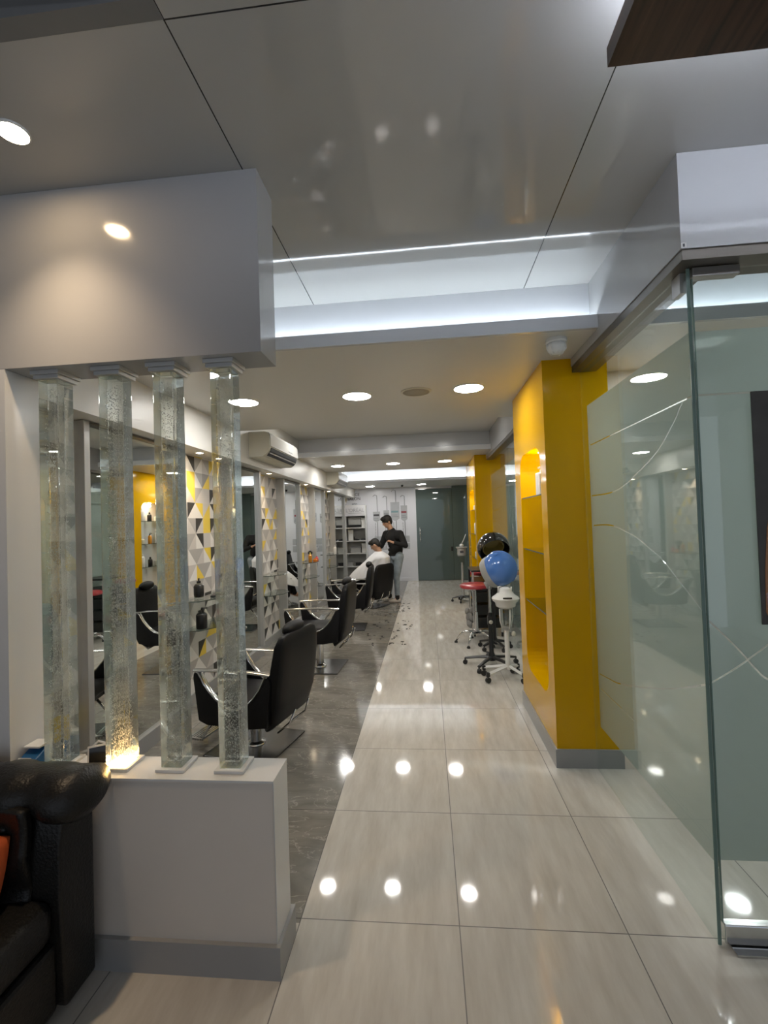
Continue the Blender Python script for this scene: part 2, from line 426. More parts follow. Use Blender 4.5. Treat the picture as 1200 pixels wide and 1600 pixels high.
def column(y0, y1, nz0, nz1, ny0, ny1, name):
    # passage face with an arched niche: front sheet ring, niche liner, front faces
    x0, x1 = .80, 1.22; zt = 2.70
    W = ny1-ny0; r_ = W/2*.98
    mb = MB()
    # niche outline (y,z): flat-ish rounded bottom, rounded top
    cyn = (ny0+ny1)/2; czn = (nz0+nz1)/2
    out = [(cyn+p[0], czn+p[1]) for p in rr(W, nz1-nz0, .15, 8)]
    N = len(out); dep = .20
    # outer rectangle mapped per vertex
    def outer(p):
        dy = p[0]-cyn; dz = p[1]-czn
        return p
    n = len(out)
    # front face = rectangle with a hole: bridge strip by strip using radial projection on the rectangle
    rect = []
    for (py, pz) in out:
        dy, dz = py-cyn, pz-czn
        ky = ((y1-cyn) if dy > 0 else (cyn-y0))/max(1e-6, abs(dy)); kz = ((zt-czn) if dz > 0 else (czn-.0))/max(1e-6, abs(dz))
        k = min(ky, kz); rect.append((cyn+dy*k, czn+dz*k))
    # corners inserted as fans
    vs = [(x0, *p) for p in out] + [(x0, *p) for p in rect] + [(x0+dep, *p) for p in out]
    fs = []
    for i in range(n):
        j = (i+1) % n
        fs.append((i, j, n+j, n+i)); fs.append((i, 2*n+i, 2*n+j, j))
    fs.append(tuple(2*n+i for i in range(n)))
    for cyy, czz in ((y1, zt), (y0, zt), (y0, 0), (y1, 0)):
        # the two neighbours around the corner
        for i in range(n):
            a, b = rect[i], rect[(i+1) % n]
            on_y = lambda p: abs(p[0]-cyy) < 1e-5
            on_z = lambda p: abs(p[1]-czz) < 1e-5
            if (on_y(a) and on_z(b) and not on_z(a) and not on_y(b)) or (on_z(a) and on_y(b) and not on_y(a) and not on_z(b)):
                vs.append((x0, cyy, czz)); fs.append((n+i, n+(i+1) % n, len(vs)-1))
    mb.add(vs, fs)
    mb.add([(x0, y0, 0), (x1, y0, 0), (x1, y0, zt), (x0, y0, zt), (x0, y1, 0), (x1, y1, 0), (x1, y1, zt), (x0, y1, zt)],
           [(0, 1, 2, 3), (5, 4, 7, 6), (1, 5, 6, 2)])
    o = mb.build(name, 'yellow', kind='structure')
    MB().prism([(cyn+p[0], czn+p[1]) for p in rr(W-.006, nz1-nz0-.006, .147, 8)], 'x', x0+dep-.004, x0+dep-.0005).build('niche_back', 'white', kind='structure')
    k = MB(); k.box(x0-.012, x0, y0-.012, y1, 0, .12); k.box(x0, x1, y0-.012, y0, 0, .12)
    k.build('baseboard_column', 'skirt', kind='structure')
    return o
column(3.155, 4.215, .40, 2.16, 3.30, 4.0, 'column_near')
column(7.62, 9.16, .40, 2.16, 7.84, 8.68, 'column_far')
struct('wall_cabin_near', 'paint', 1.22, 1.9, 3.5, 3.55, 0, 2.7)

# ------------------------------------------------------------------ glass partition
def film_sheet(name, plane, at, rect, curves, parent, mt='film', wd=.0075, thick=.002):
    a0, a1, z0, z1 = rect
    mb = MB()
    if plane == 'x': mb.box(at-thick, at+thick, a0, a1, z0, z1)
    else: mb.box(a0, a1, at-thick, at+thick, z0, z1)
    o = mb.build(name, mt, parent)
    cut = MB()
    for c in curves:
        pts = [Vector(p) for p in c]
        if len(pts) > 2:     # smooth by Catmull-Rom
            q = []
            for i in range(len(pts)-1):
                p0, p1, p2, p3 = pts[max(i-1, 0)], pts[i], pts[i+1], pts[min(i+2, len(pts)-1)]
                for s_ in range(5):
                    t = s_/5
                    q.append(.5*((2*p1)+(p2-p0)*t+(2*p0-5*p1+4*p2-p3)*t*t+(3*p1-p0-3*p2+p3)*t**3))
            q.append(pts[-1]); pts = q
        rings = []
        for i, p in enumerate(pts):
            d = (pts[min(i+1, len(pts)-1)]-pts[max(i-1, 0)]).normalized(); nn = Vector((-d.y, d.x))*wd/2
            l, r = p+nn, p-nn; T = .03
            if plane == 'x': rings.append([(at-T, l.x, l.y), (at+T, l.x, l.y), (at+T, r.x, r.y), (at-T, r.x, r.y)])
            else: rings.append([(l.x, at-T, l.y), (l.x, at+T, l.y), (r.x, at+T, r.y), (r.x, at-T, r.y)])
        cut = MB().loft(rings); co = cut.build('cutter', mt)
        bo = o.modifiers.new('b', 'BOOLEAN'); bo.object = co; bo.operation = 'DIFFERENCE'; bo.solver = 'EXACT'
        bake(o); bpy.data.objects.remove(co)
    return o
gp = thing('glass_partition', 'tall frosted glass panel with curved clear lines between brown header and floor, beside the near yellow column', 'glass panel', (1.05, 2.5, 0))
gp.location = (0, 0, 0)
B('glass_pane', 'glass', 1.045, 1.055, 1.893, 3.152, .004, 2.604, gp)
B('pane_edge', 'pedge', 1.0445, 1.0565, 1.889, 1.893, .004, 2.604, gp)
cA = [(3.06, 2.10), (1.90, 2.107)]
cB = [(3.074, 1.775), (2.76, 1.777), (2.557, 1.809), (2.438, 1.848), (2.297, 1.895), (2.182, 1.945), (2.07, 2.023), (1.979, 2.104)]
cC = [(3.06, 1.585), (2.848, 1.591), (2.708, 1.582), (2.583, 1.559), (2.449, 1.53), (2.317, 1.482), (2.2, 1.437), (2.102, 1.379), (2.017, 1.328), (1.89, 1.250)]
cD = [(3.073, 0.64), (2.903, 0.662), (2.761, 0.685), (2.475, 0.765), (2.157, 0.873), (1.891, 0.986)]
cE = [(3.062, .551), (2.577, .553)]
film_sheet('frosted_film', 'x', 1.0585, (1.895, 3.08, .30, 2.36), [cA, cB, cC, cD, cE], gp)
ck = MB(); ck.box(1.038, 1.062, 1.925, 1.985, 2.525, 2.62); ck.build('clamp', 'alu', gp)
# door
gd = thing('glass_door', 'frosted glass swing door with dark poster and steel bottom rail, right edge of the photo', 'door')
B('glass_pane', 'glass', 1.070, 2.05, 1.895, 1.905, .085, 2.60, gd)
B('pane_edge', 'pedge', 1.066, 1.070, 1.8945, 1.9055, .085, 2.60, gd)
cF = [(1.065, 1.237), (1.122, 1.177), (1.188, 1.103), (1.242, 1.034), (1.30, .985), (1.6, .80), (2.04, .66)]
cG = [(1.075, .985), (1.20, 1.065), (1.4, 1.22)]
film_sheet('frosted_film', 'y', 1.909, (1.072, 2.05, .31, 2.36), [[(1.07, 2.108), (2.04, 2.108)], cF, cG], gd)
rail = B('bottom_rail', 'chrome', 1.068, 2.05, 1.882, 1.918, .012, .084, gd, .004)
B('top_patch', 'steel', 1.062, 1.236, 1.878, 1.922, 2.566, 2.603, gd, .003)
struct('threshold_1', 'chrome', 1.085, 2.2, 1.845, 1.95, 0.0, .008)
ps = thing('poster', 'dark grey poster with a tan figure stuck on the glass door', 'poster')
B('sheet', 'poster', 1.259, 1.72, 1.888, 1.894, 1.212, 2.107, ps)
pf = [(1.272, 1.26), (1.283, 1.235), (1.31, 1.23), (1.36, 1.225), (1.62, 1.225), (1.60, 1.5), (1.48, 1.72), (1.38, 1.74), (1.315, 1.70), (1.29, 1.58), (1.276, 1.42)]
MB().prism(pf, 'y', 1.886, 1.888).build('printed_figure', mat('tan_print', (.42, .20, .09), .4, var=.25, scale=12), ps, label='tan printed figure')
MB().prism([(1.274, 1.33), (1.30, 1.345), (1.34, 1.30), (1.40, 1.235), (1.30, 1.232), (1.28, 1.25)], 'y', 1.885, 1.886).build('printed_patch', mat('pink_print', (.45, .27, .24), .5), ps, label='pale pink patch')
tag(B('sticker', 'paper', .990, 1.010, 1.8145, 1.8155, 2.647, 2.667), 'tiny white sticker with black mark at the bottom corner of the header', 'sticker')
MB().box(.996, 1.003, 1.8140, 1.8145, 2.651, 2.663).build('printed_mark', 'printd', bpy.data.objects['sticker'])
# far side panels
def far_panel(y0, y1, name, label):
    g = thing(name, label, 'glass panel')
    B('glass_pane', 'glass', 1.045, 1.055, y0, y1, .004, 2.604, g)
    yy = [y0+(y1-y0)*k for k in (0, .25, .5, .75, 1)]
    film_sheet('frosted_film', 'x', 1.0585, (y0+.01, y1-.01, .30, 2.36),
               [[(y0, 2.1), (y1, 2.1)], [(yy[0], 1.25), (yy[1], 1.35), (yy[2], 1.52), (yy[3], 1.6), (yy[4], 1.61)], [(yy[0], 2.04), (yy[1], 1.9), (yy[2], 1.80), (yy[4], 1.77)]], g)
    return g
far_panel(4.23, 5.95, 'glass_partition', 'frosted glass panel just behind the near yellow column, beside the hood dryers')
far_panel(5.97, 7.60, 'glass_partition', 'frosted glass panel ending against the far yellow column')
far_panel(9.18, 12.78, 'glass_partition', 'frosted glass panel behind the far yellow column, reaching the back wall')

# back glass door
bd = thing('sliding_glass_door', 'dark green frosted glass door with steel bar handle in the back wall', 'door')
B('glass_pane', 'doorfilm', -.298, .690, YB-.005, YB+.005, .01, 2.53, bd)
hm = MB(); hm.tube([(-.205, YB-.05, 1.08), (-.205, YB-.05, 1.475)], .013); hm.tube([(-.205, YB-.05, 1.13), (-.205, YB, 1.13)], .008); hm.tube([(-.205, YB-.05, 1.42), (-.205, YB, 1.42)], .008)
hm.build('handle', 'chrome', bd, smooth=True)
B('track_rail', 'steel', -.30, .69, YB-.02, YB+.02, 2.535, 2.598, bd)
lk = B('lock', 'blackp', .63, .68, YB-.03, YB+.02, .80, .92, bd)
bf = thing('fixed_glass_panel', 'fixed dark green frosted glass panel right of the back door', 'glass panel')
B('glass_pane', 'doorfilm', .696, 1.22, YB-.005, YB+.005, .01, 2.598, bf)

# ------------------------------------------------------------------ wood ceiling panel with LED glow
wp = thing('ceiling_panel', 'dark walnut ceiling panel with cool light glowing round its edge, upper right', 'ceiling panel')
B('board', 'wood', .525, 2.6, -.9, 1.265, 2.852, 2.905, wp)
lb = MB(); lb.box(.60, .615, -.85, 1.17, 2.925, 2.94); lb.box(.60, 2.55, 1.165, 1.18, 2.925, 2.94); lb.build('light_strip', 'ledw', wp)
hb = MB(); hb.box(.68, 2.5, -.8, 1.10, 2.905, CZ); hb.build('hanger_box', 'white', wp)

# ------------------------------------------------------------------ lamps
def downlight(x, y, z, r, label, mt='disc', group=None):
    t = thing('downlight', label, 'ceiling light', (x, y, z), 0, group)
    MB().lathe([(r*1.13, 0), (r*1.13, -.006), (r*1.02, -.008), (r*1.02, 0)], n=32).build('trim_ring', 'whitep', t, smooth='auto')
    MB().lathe([(r, 0), (r, -.0075), (r*.9, -.0085)], n=32).build('diffuser', mt, t)
    return t
NM = 'round white recessed ceiling light '
for x, y, z, l in ((-1.50, 3.73, 2.70, 'nearest row, left one beside the half-wall pillars'), (-.542, 3.74, 2.70, 'nearest row, left of the speaker grille'),
                   (.365, 3.70, 2.70, 'nearest row, right of the speaker grille'),
                   (-1.58, 8.22, 2.70, 'middle row, leftmost beside the air conditioner'), (-.576, 8.21, 2.70, 'middle row, centre one'), (.346, 8.18, 2.70, 'middle row, right one beside far yellow column'),
                   (-1.45, 11.9, 2.60, 'far row, left one above the display shelf'), (-.12, 11.9, 2.60, 'far row, right one above the back door'),
                   (-1.43, 5.9, 3.0, 'set in the recess, seen only mirrored, left'), (-.60, 5.92, 3.0, 'set in the recess, seen only mirrored, centre'), (.355, 5.88, 3.0, 'set in the recess, seen only mirrored, right')):
    downlight(x, y, z, .112 if z < 2.9 else .088, NM+l, 'disc', 'recessed ceiling lights')
for x, y, z, l in ((2.75, 5.86, 3.0, 'inside the glass cabin, left one'), (3.5, 5.9, 3.0, 'inside the glass cabin, right one'), (1.75, 3.0, 2.70, 'added to light the cabin film, first beside the door'), (2.6, 3.0, 2.70, 'added to light the cabin film, second from the door'), (2.3, 4.2, 2.70, 'added to light the cabin film, behind the door pair')):  # last three lamps are added to brighten the frosted film
    downlight(x, y, z, .112, NM+l, 'cdisc', 'recessed ceiling lights')
t = downlight(-1.35, 1.408, CZ, .045, 'small warm glowing spotlight in the left ceiling above the sofa', 'warmdisc')
sp = light('warm_spot', 'SPOT', (0, 0, -.012), W_SPOT, (1., .74, .48), t, spot_size=1.75, spot_blend=1., shadow_soft_size=.04)
for i, (y, l) in enumerate(((4.12, 'over the nearest patterned panel'), (6.02, 'over the second patterned panel'), (7.92, 'over the third patterned panel'), (9.8, 'over the fourth patterned panel'))):
    t = thing('spotlight', 'small warm spotlight under the left bulkhead '+l, 'spotlight', (-2.10, y, 2.36), 0, 'bulkhead spotlights')
    MB().lathe([(.042, 0), (.042, -.004), (.032, -.006), (.032, 0)], n=20).build('trim_ring', 'whitep', t)
    MB().lathe([(.031, 0), (.031, -.005), (.02, -.006)], n=20).build('diffuser', 'patdisc', t)
    light('warm_spot', 'SPOT', (0, 0, -.012), W_PAT, (1., .76, .48), t, spot_size=1.9, spot_blend=.7, shadow_soft_size=.03)
t = thing('speaker_grille', 'round beige speaker grille in the lowered ceiling between two lights', 'speaker', (-.054, 3.72, 2.70))
MB().lathe([(.125, 0), (.125, -.006), (.108, -.009), (.108, -.004)], n=32).build('rim', 'creamp', t, smooth='auto')
MB().lathe([(.107, 0), (.107, -.006), (.05, -.010), (.01, -.011)], n=32).build('mesh_cover', mat('beige_mesh', (.36, .33, .27), .7, bump=.6, bscale=300), t, smooth=True)
t = thing('smoke_detector', 'white dome smoke detector on the lowered ceiling near the glass header', 'smoke detector', (.80, 2.80, 2.70))
MB().lathe([(.062, 0), (.062, -.018), (.055, -.024)], n=24).build('base', 'whitep', t, smooth='auto')
MB().lathe([(.052, -.024), (.054, -.05), (.046, -.072), (.028, -.086), (.01, -.090)], n=24).build('dome', 'whitep', t, smooth=True)
gm = MB()
for k in range(8):
    a = k*PI/4; gm.tube([(.055*math.cos(a), .055*math.sin(a), -.026), (.056*math.cos(a), .056*math.sin(a), -.052), (.03*math.cos(a), .03*math.sin(a), -.088)], .003, 6)
gm.build('cage', 'whitep', t, smooth=True)
t = thing('ceiling_sensor', 'tiny black sensor on the rear ceiling between the far lights', 'sensor', (-.62, 11.95, 2.60))
MB().lathe([(.03, 0), (.03, -.02), (.018, -.045), (.012, -.05)], n=14).build('housing', 'blackp', t, smooth=True)

# ------------------------------------------------------------------ bubble pillars
def pillar(x, label, lit=False):
    t = thing('glass_pillar', label, 'pillar', (x, 1.768, .708), 0, 'bubble pillars on the half wall')
    z0, z1 = .0, 2.31-.708; h = .0425
    B('base_plate', 'whitep' if False else 'white', -.058, .058, -.058, .058, 0, .012, t, .002)
    B('block', 'pillar', -h, h, -h, h, .0125, z1-.034, t, .0035)
    c = MB(); c.box(-.062, .062, -.062, .062, z1-.017, z1); c.box(-.054, .054, -.054, .054, z1-.033, z1-.017)
    c.build('capital', 'alu', t, .002)
    b = MB(); rnd = random.Random(int(x*1000))
    for i in range(2800 if lit else 1700):
        r = rnd.uniform(.0011, .0027); p = [rnd.uniform(-.027, .027), rnd.uniform(-.027, .027), .02+(rnd.random()**1.15)*(z1-.09)]
        vs = [(p[0]+r, p[1], p[2]), (p[0]-r, p[1], p[2]), (p[0], p[1]+r, p[2]), (p[0], p[1]-r, p[2]), (p[0], p[1], p[2]+r*1.5), (p[0], p[1], p[2]-r*1.5)]
        b.add(vs, [(0, 2, 4), (2, 1, 4), (1, 3, 4), (3, 0, 4), (2, 0, 5), (1, 2, 5), (3, 1, 5), (0, 3, 5)])
    b.build('bubbles', 'bubble', t, kind='stuff')
    if lit:
        B('light_plate', 'rod', -.036, .036, -.036, .036, .0165, .0185, t, label='warm glowing base plate')
    return t
pillar(-1.518, 'clear bubble-filled acrylic pillar leftmost on the half wall, beside the card terminal')
pillar(-1.256, 'bubble-filled acrylic pillar lit warm gold at its foot, behind the tablet', True)
pillar(-1.026, 'clear bubble-filled acrylic pillar right of the gold-lit pillar')
pillar(-.789, 'clear bubble-filled acrylic pillar nearest the open end of the half wall')

# ------------------------------------------------------------------ mirrors along the left wall
for i, (y0, y1, l) in enumerate(((2.69, 3.90, 'nearest, behind the pillars'), (4.86, 5.77, 'second, under the near air conditioner'), (6.73, 7.64, 'third from the half wall'),
                                 (8.60, 9.51, 'fourth from the half wall'), (10.47, 11.85, 'farthest, reflecting the display shelf'))):
    t = thing('wall_mirror', 'wall mirror in grey frame, '+l, 'mirror', (-2.25, (y0+y1)/2, 0), 0, 'styling mirrors'); hw = (y1-y0)/2
    B('backing_box', 'skirt', .0155, .112, -hw, hw, .0, .122, t)
    B('cabinet_body', 'alu', .001, .080, -hw+.004, hw-.004, .1225, 2.355, t)
    B('mirror_glass', 'mirror', .0805, .086, -hw+.05, hw-.05, .123, 2.34, t)
    for q0 in (-hw, hw-.05): B('frame_post', 'alu', .0805, .124, q0, q0+.05, .123, 2.355, t, .002)
    B('top_channel', 'bronze', .0865, .121, -hw+.05, hw-.05, 2.341, 2.356, t)

# shelves on the patterned panels
def glass_shelf(y, z, label, dep=.27, hw=.30):
    t = thing('glass_shelf', label, 'shelf', (-2.249, y, z), 0, 'glass shelves on the patterned panels')
    MB().prism([(0, -hw), (dep*.55, -hw), (dep, -hw*.35), (dep, hw*.35), (dep*.55, hw), (0, hw)], 'z', 0, .010).build('pane', 'shelfglass', t)
    e = MB(); q = [(0, -hw), (dep*.55, -hw), (dep, -hw*.35), (dep, hw*.35), (dep*.55, hw), (0, hw)]
    for a, b in zip(q[:-1], q[1:]): e.tube([(a[0], a[1], .005), (b[0], b[1], .005)], .0042, 4)
    e.build('polished_edge', 'edge', t)
    for q0 in (-hw*.6, hw*.6): MB().tube([(0, q0, -.012), (.05, q0, -.004)], .008, 8).build('bracket', 'chrome', t)
    return t
PY = (4.33, 6.27, 8.12, 9.99); ordn = ('nearest', 'second', 'third', 'fourth')
for y, o_ in zip(PY, ordn):
    glass_shelf(y, .975, 'dark glass shelf, upper one on the %s patterned panel' % o_); glass_shelf(y, .71, 'dark glass shelf, lower one on the %s patterned panel' % o_)

def bottle(name, label, loc, r, h, body, capm, pump=False, cat='bottle', group=None, sq=False):
    t = thing(name, label, cat, loc, random.uniform(0, 6), group)
    if sq: B('body', body, -r, r, -r*.7, r*.7, 0, h*.78, t, r*.2)
    else: MB().lathe([(r*.92, 0), (r, h*.03), (r, h*.66), (r*.8, h*.74), (r*.35, h*.79)], n=18).build('body', body, t, smooth='auto')
    c = MB(); c.lathe([(r*.42, h*.785), (r*.42, h*.88), (r*.2, h*.89)], n=12)
    if pump:
        c.tube([(0, 0, h*.88), (0, 0, h)], r*.14, 8); c.tube([(0, 0, h*.985), (r*1.1, 0, h*.96)], r*.16, 8)
    else: c.lathe([(r*.38, h*.88), (r*.34, h), (r*.1, h)], n=12)
    c.build('pump_cap' if pump else 'cap', capm, t, smooth='auto')
    return t
bottle('pump_bottle', 'black-capped clear pump bottle on the upper shelf of the nearest patterned panel', (-2.13, 4.10, .985), .045, .20, 'clear', 'blackp', True)
MB().lathe([(.042, 0), (.046, .02), (.046, .10), (.03, .12)], n=16).build('band', 'blackp', bpy.data.objects['pump_bottle'], smooth='auto').location.z = .03
bottle('spray_bottle', 'black bottle on the lower shelf of the nearest patterned panel', (-2.12, 4.12, .72), .05, .19, 'blackp', 'blackp', True)
t = thing('hair_comb', 'flat black comb lying on the upper shelf of the nearest patterned panel', 'comb', (-2.10, 4.36, .986), .3)
B('handle', 'blackp', -.03, .03, -.10, .09, 0, .014, t, .004)
MB().box(.03, .05, -.09, .09, .002, .008).build('teeth', 'blackp', t)
# third panel shelf: bottles, hair dryer
bottle('bottle', 'amber bottle with pale cap on the third patterned panel shelf', (-2.10, 8.06, .986), .032, .17, 'amber', 'yellowp')
bottle('bottle', 'small red bottle on the third patterned panel shelf', (-2.02, 8.22, .986), .03, .09, 'red', 'red')
bottle('bottle', 'orange tub bottle at the front of the third patterned panel shelf', (-2.02, 8.10, .986), .04, .06, mat('orange_plastic', (.70, .22, .02), .3), 'orange')
t = thing('hair_dryer', 'black hair dryer standing on the third patterned panel shelf', 'hair dryer', (-2.16, 8.30, .986), .25)
d = MB(); d.tube([(0, 0, 0), (0, .01, .12)], [.018, .022], 12); d.build('handle', 'blackp', t, smooth='auto')
d = MB(); d.tube([(0, -.09, .15), (0, -.02, .15), (0, .06, .15), (0, .13, .15)], [.035, .045, .036, .028], 14); d.build('barrel', 'blackp', t, smooth='auto')
d = MB(); d.tube([(0, .13, .15), (0, .18, .15)], [.026, .04], 12, flat=(1, .4)); d.build('nozzle', 'blackp', t, smooth='auto')
bottle('bottle', 'white squeeze bottle on the upper shelf of the fourth patterned panel', (-2.07, 10.12, .986), .04, .19, 'whitep', 'whitep')
t = thing('bowl', 'white tint bowl on the upper shelf of the fourth patterned panel', 'bowl', (-2.1, 9.86, .986)); MB().lathe([(.03, 0), (.05, .03), (.06, .05), (.055, .05), (.03, .012)], n=20).build('shell', 'whitep', t, smooth='auto')

# ------------------------------------------------------------------ air conditioners
def ac(y0, y1, z, label):
    t = thing('air_conditioner', label, 'air conditioner', (-2.0, y0, z), 0, 'split air conditioners'); L = y1-y0
    prof = [(0, .29), (.19, .29), (.225, .278), (.245, .245), (.25, .12), (.235, .075), (.20, .03), (.16, .005), (0, 0)]
    MB().prism(prof, 'y', 0, L).build('housing', 'creamp', t, .004)
    MB().prism([(.2255, .279), (.2465, .247), (.2515, .12), (.258, .12), (.252, .25), (.230, .285)], 'y', .012, L-.006).build('front_panel', 'whitep', t, .002)
    v = MB(); v.prism([(.247, .108), (.235, .070), (.196, .020), (.200, .017), (.240, .068), (.2515, .107)], 'y', .05, L-.05); v.build('vent', 'blackp', t)
    l = MB(); l.prism([(.226, .058), (.219, .049), (.2245, .0445), (.2315, .0535)], 'y', .05, L-.05); l.build('louvre', 'whitep', t)
    B('brand_mark', 'print', .2545, .2588, L*.62, L*.76, .150, .160, t)
    return t
ac(5.07, 6.20, 2.44, 'white wall air conditioner nearer, above the second mirror')
ac(9.15, 10.25, 2.44, 'white wall air conditioner farther away, near the back wall')

# ------------------------------------------------------------------ styling chairs (face -x)
def make_chair():
    t = thing('styling_chair', '', 'chair', (0, 0, 0), 0, 'black styling chairs')
    B('base_plate', 'dsteel', -.27, .27, -.27, .27, .0, .014, t, .004)
    MB().lathe([(.075, .014), (.07, .03), (.042, .045), (.038, .30), (.055, .31), (.055, .345)], n=24).build('post', 'chrome', t, smooth='auto')
    MB().box(-.24, .24, -.245, .245, .345, .385).build('seat_pan', 'blackp', t, .01)
    MB().box(-.28, .25, -.245, .245, .386, .50).build('seat', 'leather', t, .04, 4, 'auto')
    for s in (-1, 1):
        cv = []
        for k in range(13):
            q = k/12; x = -.275+.55*q; z = .695-.235*(1-(2*q-1)**2)**.9*(1+.15*(q-.5)); cv.append((x, z))
        poly = [(.285, .36), (.12, .335), (-.20, .335), (-.275, .36), (-.315, .66), (-.31, .70)] + cv + [(.315, .70), (.325, .66)]
        a, b = (.25, .30) if s > 0 else (-.30, -.25)
        sd = MB().prism(poly, 'y', a, b).build('side_panel', 'leather', t, .010, 2, 'auto')
        arm = MB(); yc = (a+b)/2
        pts = [(-.30, yc, .705)] + [(p[0], yc, p[1]+.006) for p in cv] + [(.30, yc, .705)]
        arm.tube(pts, .017, 10, flat=(1.5, .55)); arm.tube([(-.315, yc, .712), (-.10, yc, .722), (.15, yc, .724), (.315, yc, .716)], .018, 10, flat=(1.55, .6))
        arm.build('arm', 'chrome', sd, smooth='auto')
    # backrest slab: profile in xz with thickness, rounded at the top
    bk = MB(); rings = []
    for (xi, zi, xo, zo, hw) in ((.20, .37, .235, .285, .22), (.22, .42, .33, .36, .265), (.245, .52, .375, .50, .28), (.275, .66, .395, .66, .285), (.305, .80, .41, .80, .28), (.325, .90, .415, .90, .27), (.345, .955, .41, .955, .24), (.37, .975, .395, .975, .20)):
        ring = []
        for (px, py) in rr(1, 2*hw, .05, 4) if False else [(k, j) for k, j in rr(1, 1, .22, 4)]:
            q = px+.5; ring.append((xi+(xo-xi)*q, py*2*hw, zi+(zo-zi)*q))
        rings.append(ring)
    bk.loft(rings); bk.build('backrest', 'leather', t, smooth='auto')
    e = MB(); e.tube([(.40, -.1, .43), (.36, -.12, .33), (.27, -.13, .262), (.27, .13, .262), (.36, .12, .33), (.40, .1, .43)], .008, 8)
    e.build('back_bracket', 'chrome', t, smooth=True)
    h = MB(); h.ell((.345, 0, .985), (.052, .145, .052), None, 16, 10); h.build('headrest', 'leather', t, smooth=True)
    for q0 in (-.05, .05): MB().tube([(.36, q0, .90), (.345, q0, .97)], .007, 6).build('headrest_stem', 'chrome', t)
    for q0 in (-.16, .16): fr = MB().tube([(-.22, q0, .345), (-.30, q0, .25), (-.36, q0, .17), (-.46, q0, .15)], .012, 8).build('footrest_arm', 'chrome', t, smooth=True)
    tr = MB()
    for k in range(6): tr.box(-.47+.022*k, -.455+.022*k, -.19, .19, .160, .172)
    tr.box(-.475, -.34, -.19, -.175, .158, .174); tr.box(-.475, -.34, .175, .19, .158, .174)
    tr.build('footrest_tread', 'chrome', fr)
    lv = MB(); lv.tube([(0, .05, .32), (.05, .30, .30), (.06, .36, .31)], .006, 6); lv.build('pump_lever', 'chrome', t)
    return t
ch0 = make_chair()
CH = [(-1.35, 3.42, -.22, -.09, 'black styling chair nearest the half wall, seen from behind its high back'),
      (-1.29, 5.27, -.05, 0, 'second black styling chair, empty, chrome arm loops and square steel base'),
      (-1.29, 7.25, .05, 0, 'third black styling chair, empty, in front of the seated client'),
      (-1.17, 9.08, -.55, -.13, 'black styling chair holding the caped client'),
      (-1.25, 11.1, -.1, 0, 'farthest black styling chair beside the display shelf')]
for i, (x, y, a, dz, l) in enumerate(CH):
    c = ch0 if i == 0 else copy_tree(ch0)
    c['label'] = l; c.location = (x, y, 0); c.rotation_euler = (0, 0, a)
def lower(root, dz):
    for c in root.children:
        if c.name.startswith('base_plate'): continue
        if c.name.startswith('post'): c.scale.z = (.345+dz)/.345
        else: c.location.z = dz
chairs = [o for o in C.objects if o.name.startswith('styling_chair')]
for o in chairs:
    if 'nearest the half wall' in o['label']: lower(o, -.09)
    if 'caped client' in o['label']:
        lower(o, -.13)
        for c in [q for q in o.children if q.name.startswith('headrest')]: bpy.data.objects.remove(c)

# ------------------------------------------------------------------ people
def head(mb, c, face, tilt=0., k=1.):
    # c = centre of skull; face = unit horizontal facing; tilt>0 looks down
    f = Vector(face).normalized(); side = Vector((-f.y, f.x, 0)); upv = Vector((0, 0, 1))
    R = Matrix((f, side, upv)).transposed()
    R = R @ Matrix.Rotation(tilt, 3, 'Y')
    c = Vector(c)
    P = lambda x, y, z: c + R @ Vector((x*k, y*k, z*k))
    mb.ell(c, (.098*k, .076*k, .105*k), R, 18, 12)
    mb.ell(P(.022, 0, -.055), (.070*k, .060*k, .075*k), R)
    mb.ell(P(.055, 0, -.092), (.032*k, .036*k, .028*k), R)
    mb.tube([P(.088, 0, .012), P(.112, 0, -.030), P(.092, 0, -.038)], [.010*k, .016*k, .012*k], 8)
    mb.ell(P(.084, 0, -.066), (.014*k, .026*k, .009*k), R)
    for s in (-1, 1): mb.ell(P(-.005, s*.078, -.02), (.020*k, .010*k, .032*k), R)
    return P, R
def hair_cap(P, R, k=1., full=False):
    h = MB(); 
    h.ell(P(-.014, 0, .030), (.104*k, .084*k, .098*k), R, 20, 12)
    h.ell(P(.050, 0, .085), (.062*k, .070*k, .042*k), R)
    h.ell(P(-.055, 0, -.010), (.058*k, .074*k, .085*k), R)
    if full: h.ell(P(.07, .01, .080), (.048*k, .06*k, .035*k), R)
    return h
def face_bits(P, R, par, k=1.):
    for s in (-1, 1):
        rel(MB().ell(P(.086, s*.032, .002), (.008*k, .013*k, .006*k), R, 10, 6).build('eye', 'hair', None, smooth=True), par)
        rel(MB().ell(P(.092, s*.034, .022), (.008*k, .022*k, .005*k), R, 10, 6).build('eyebrow', 'hair', None, smooth=True), par)
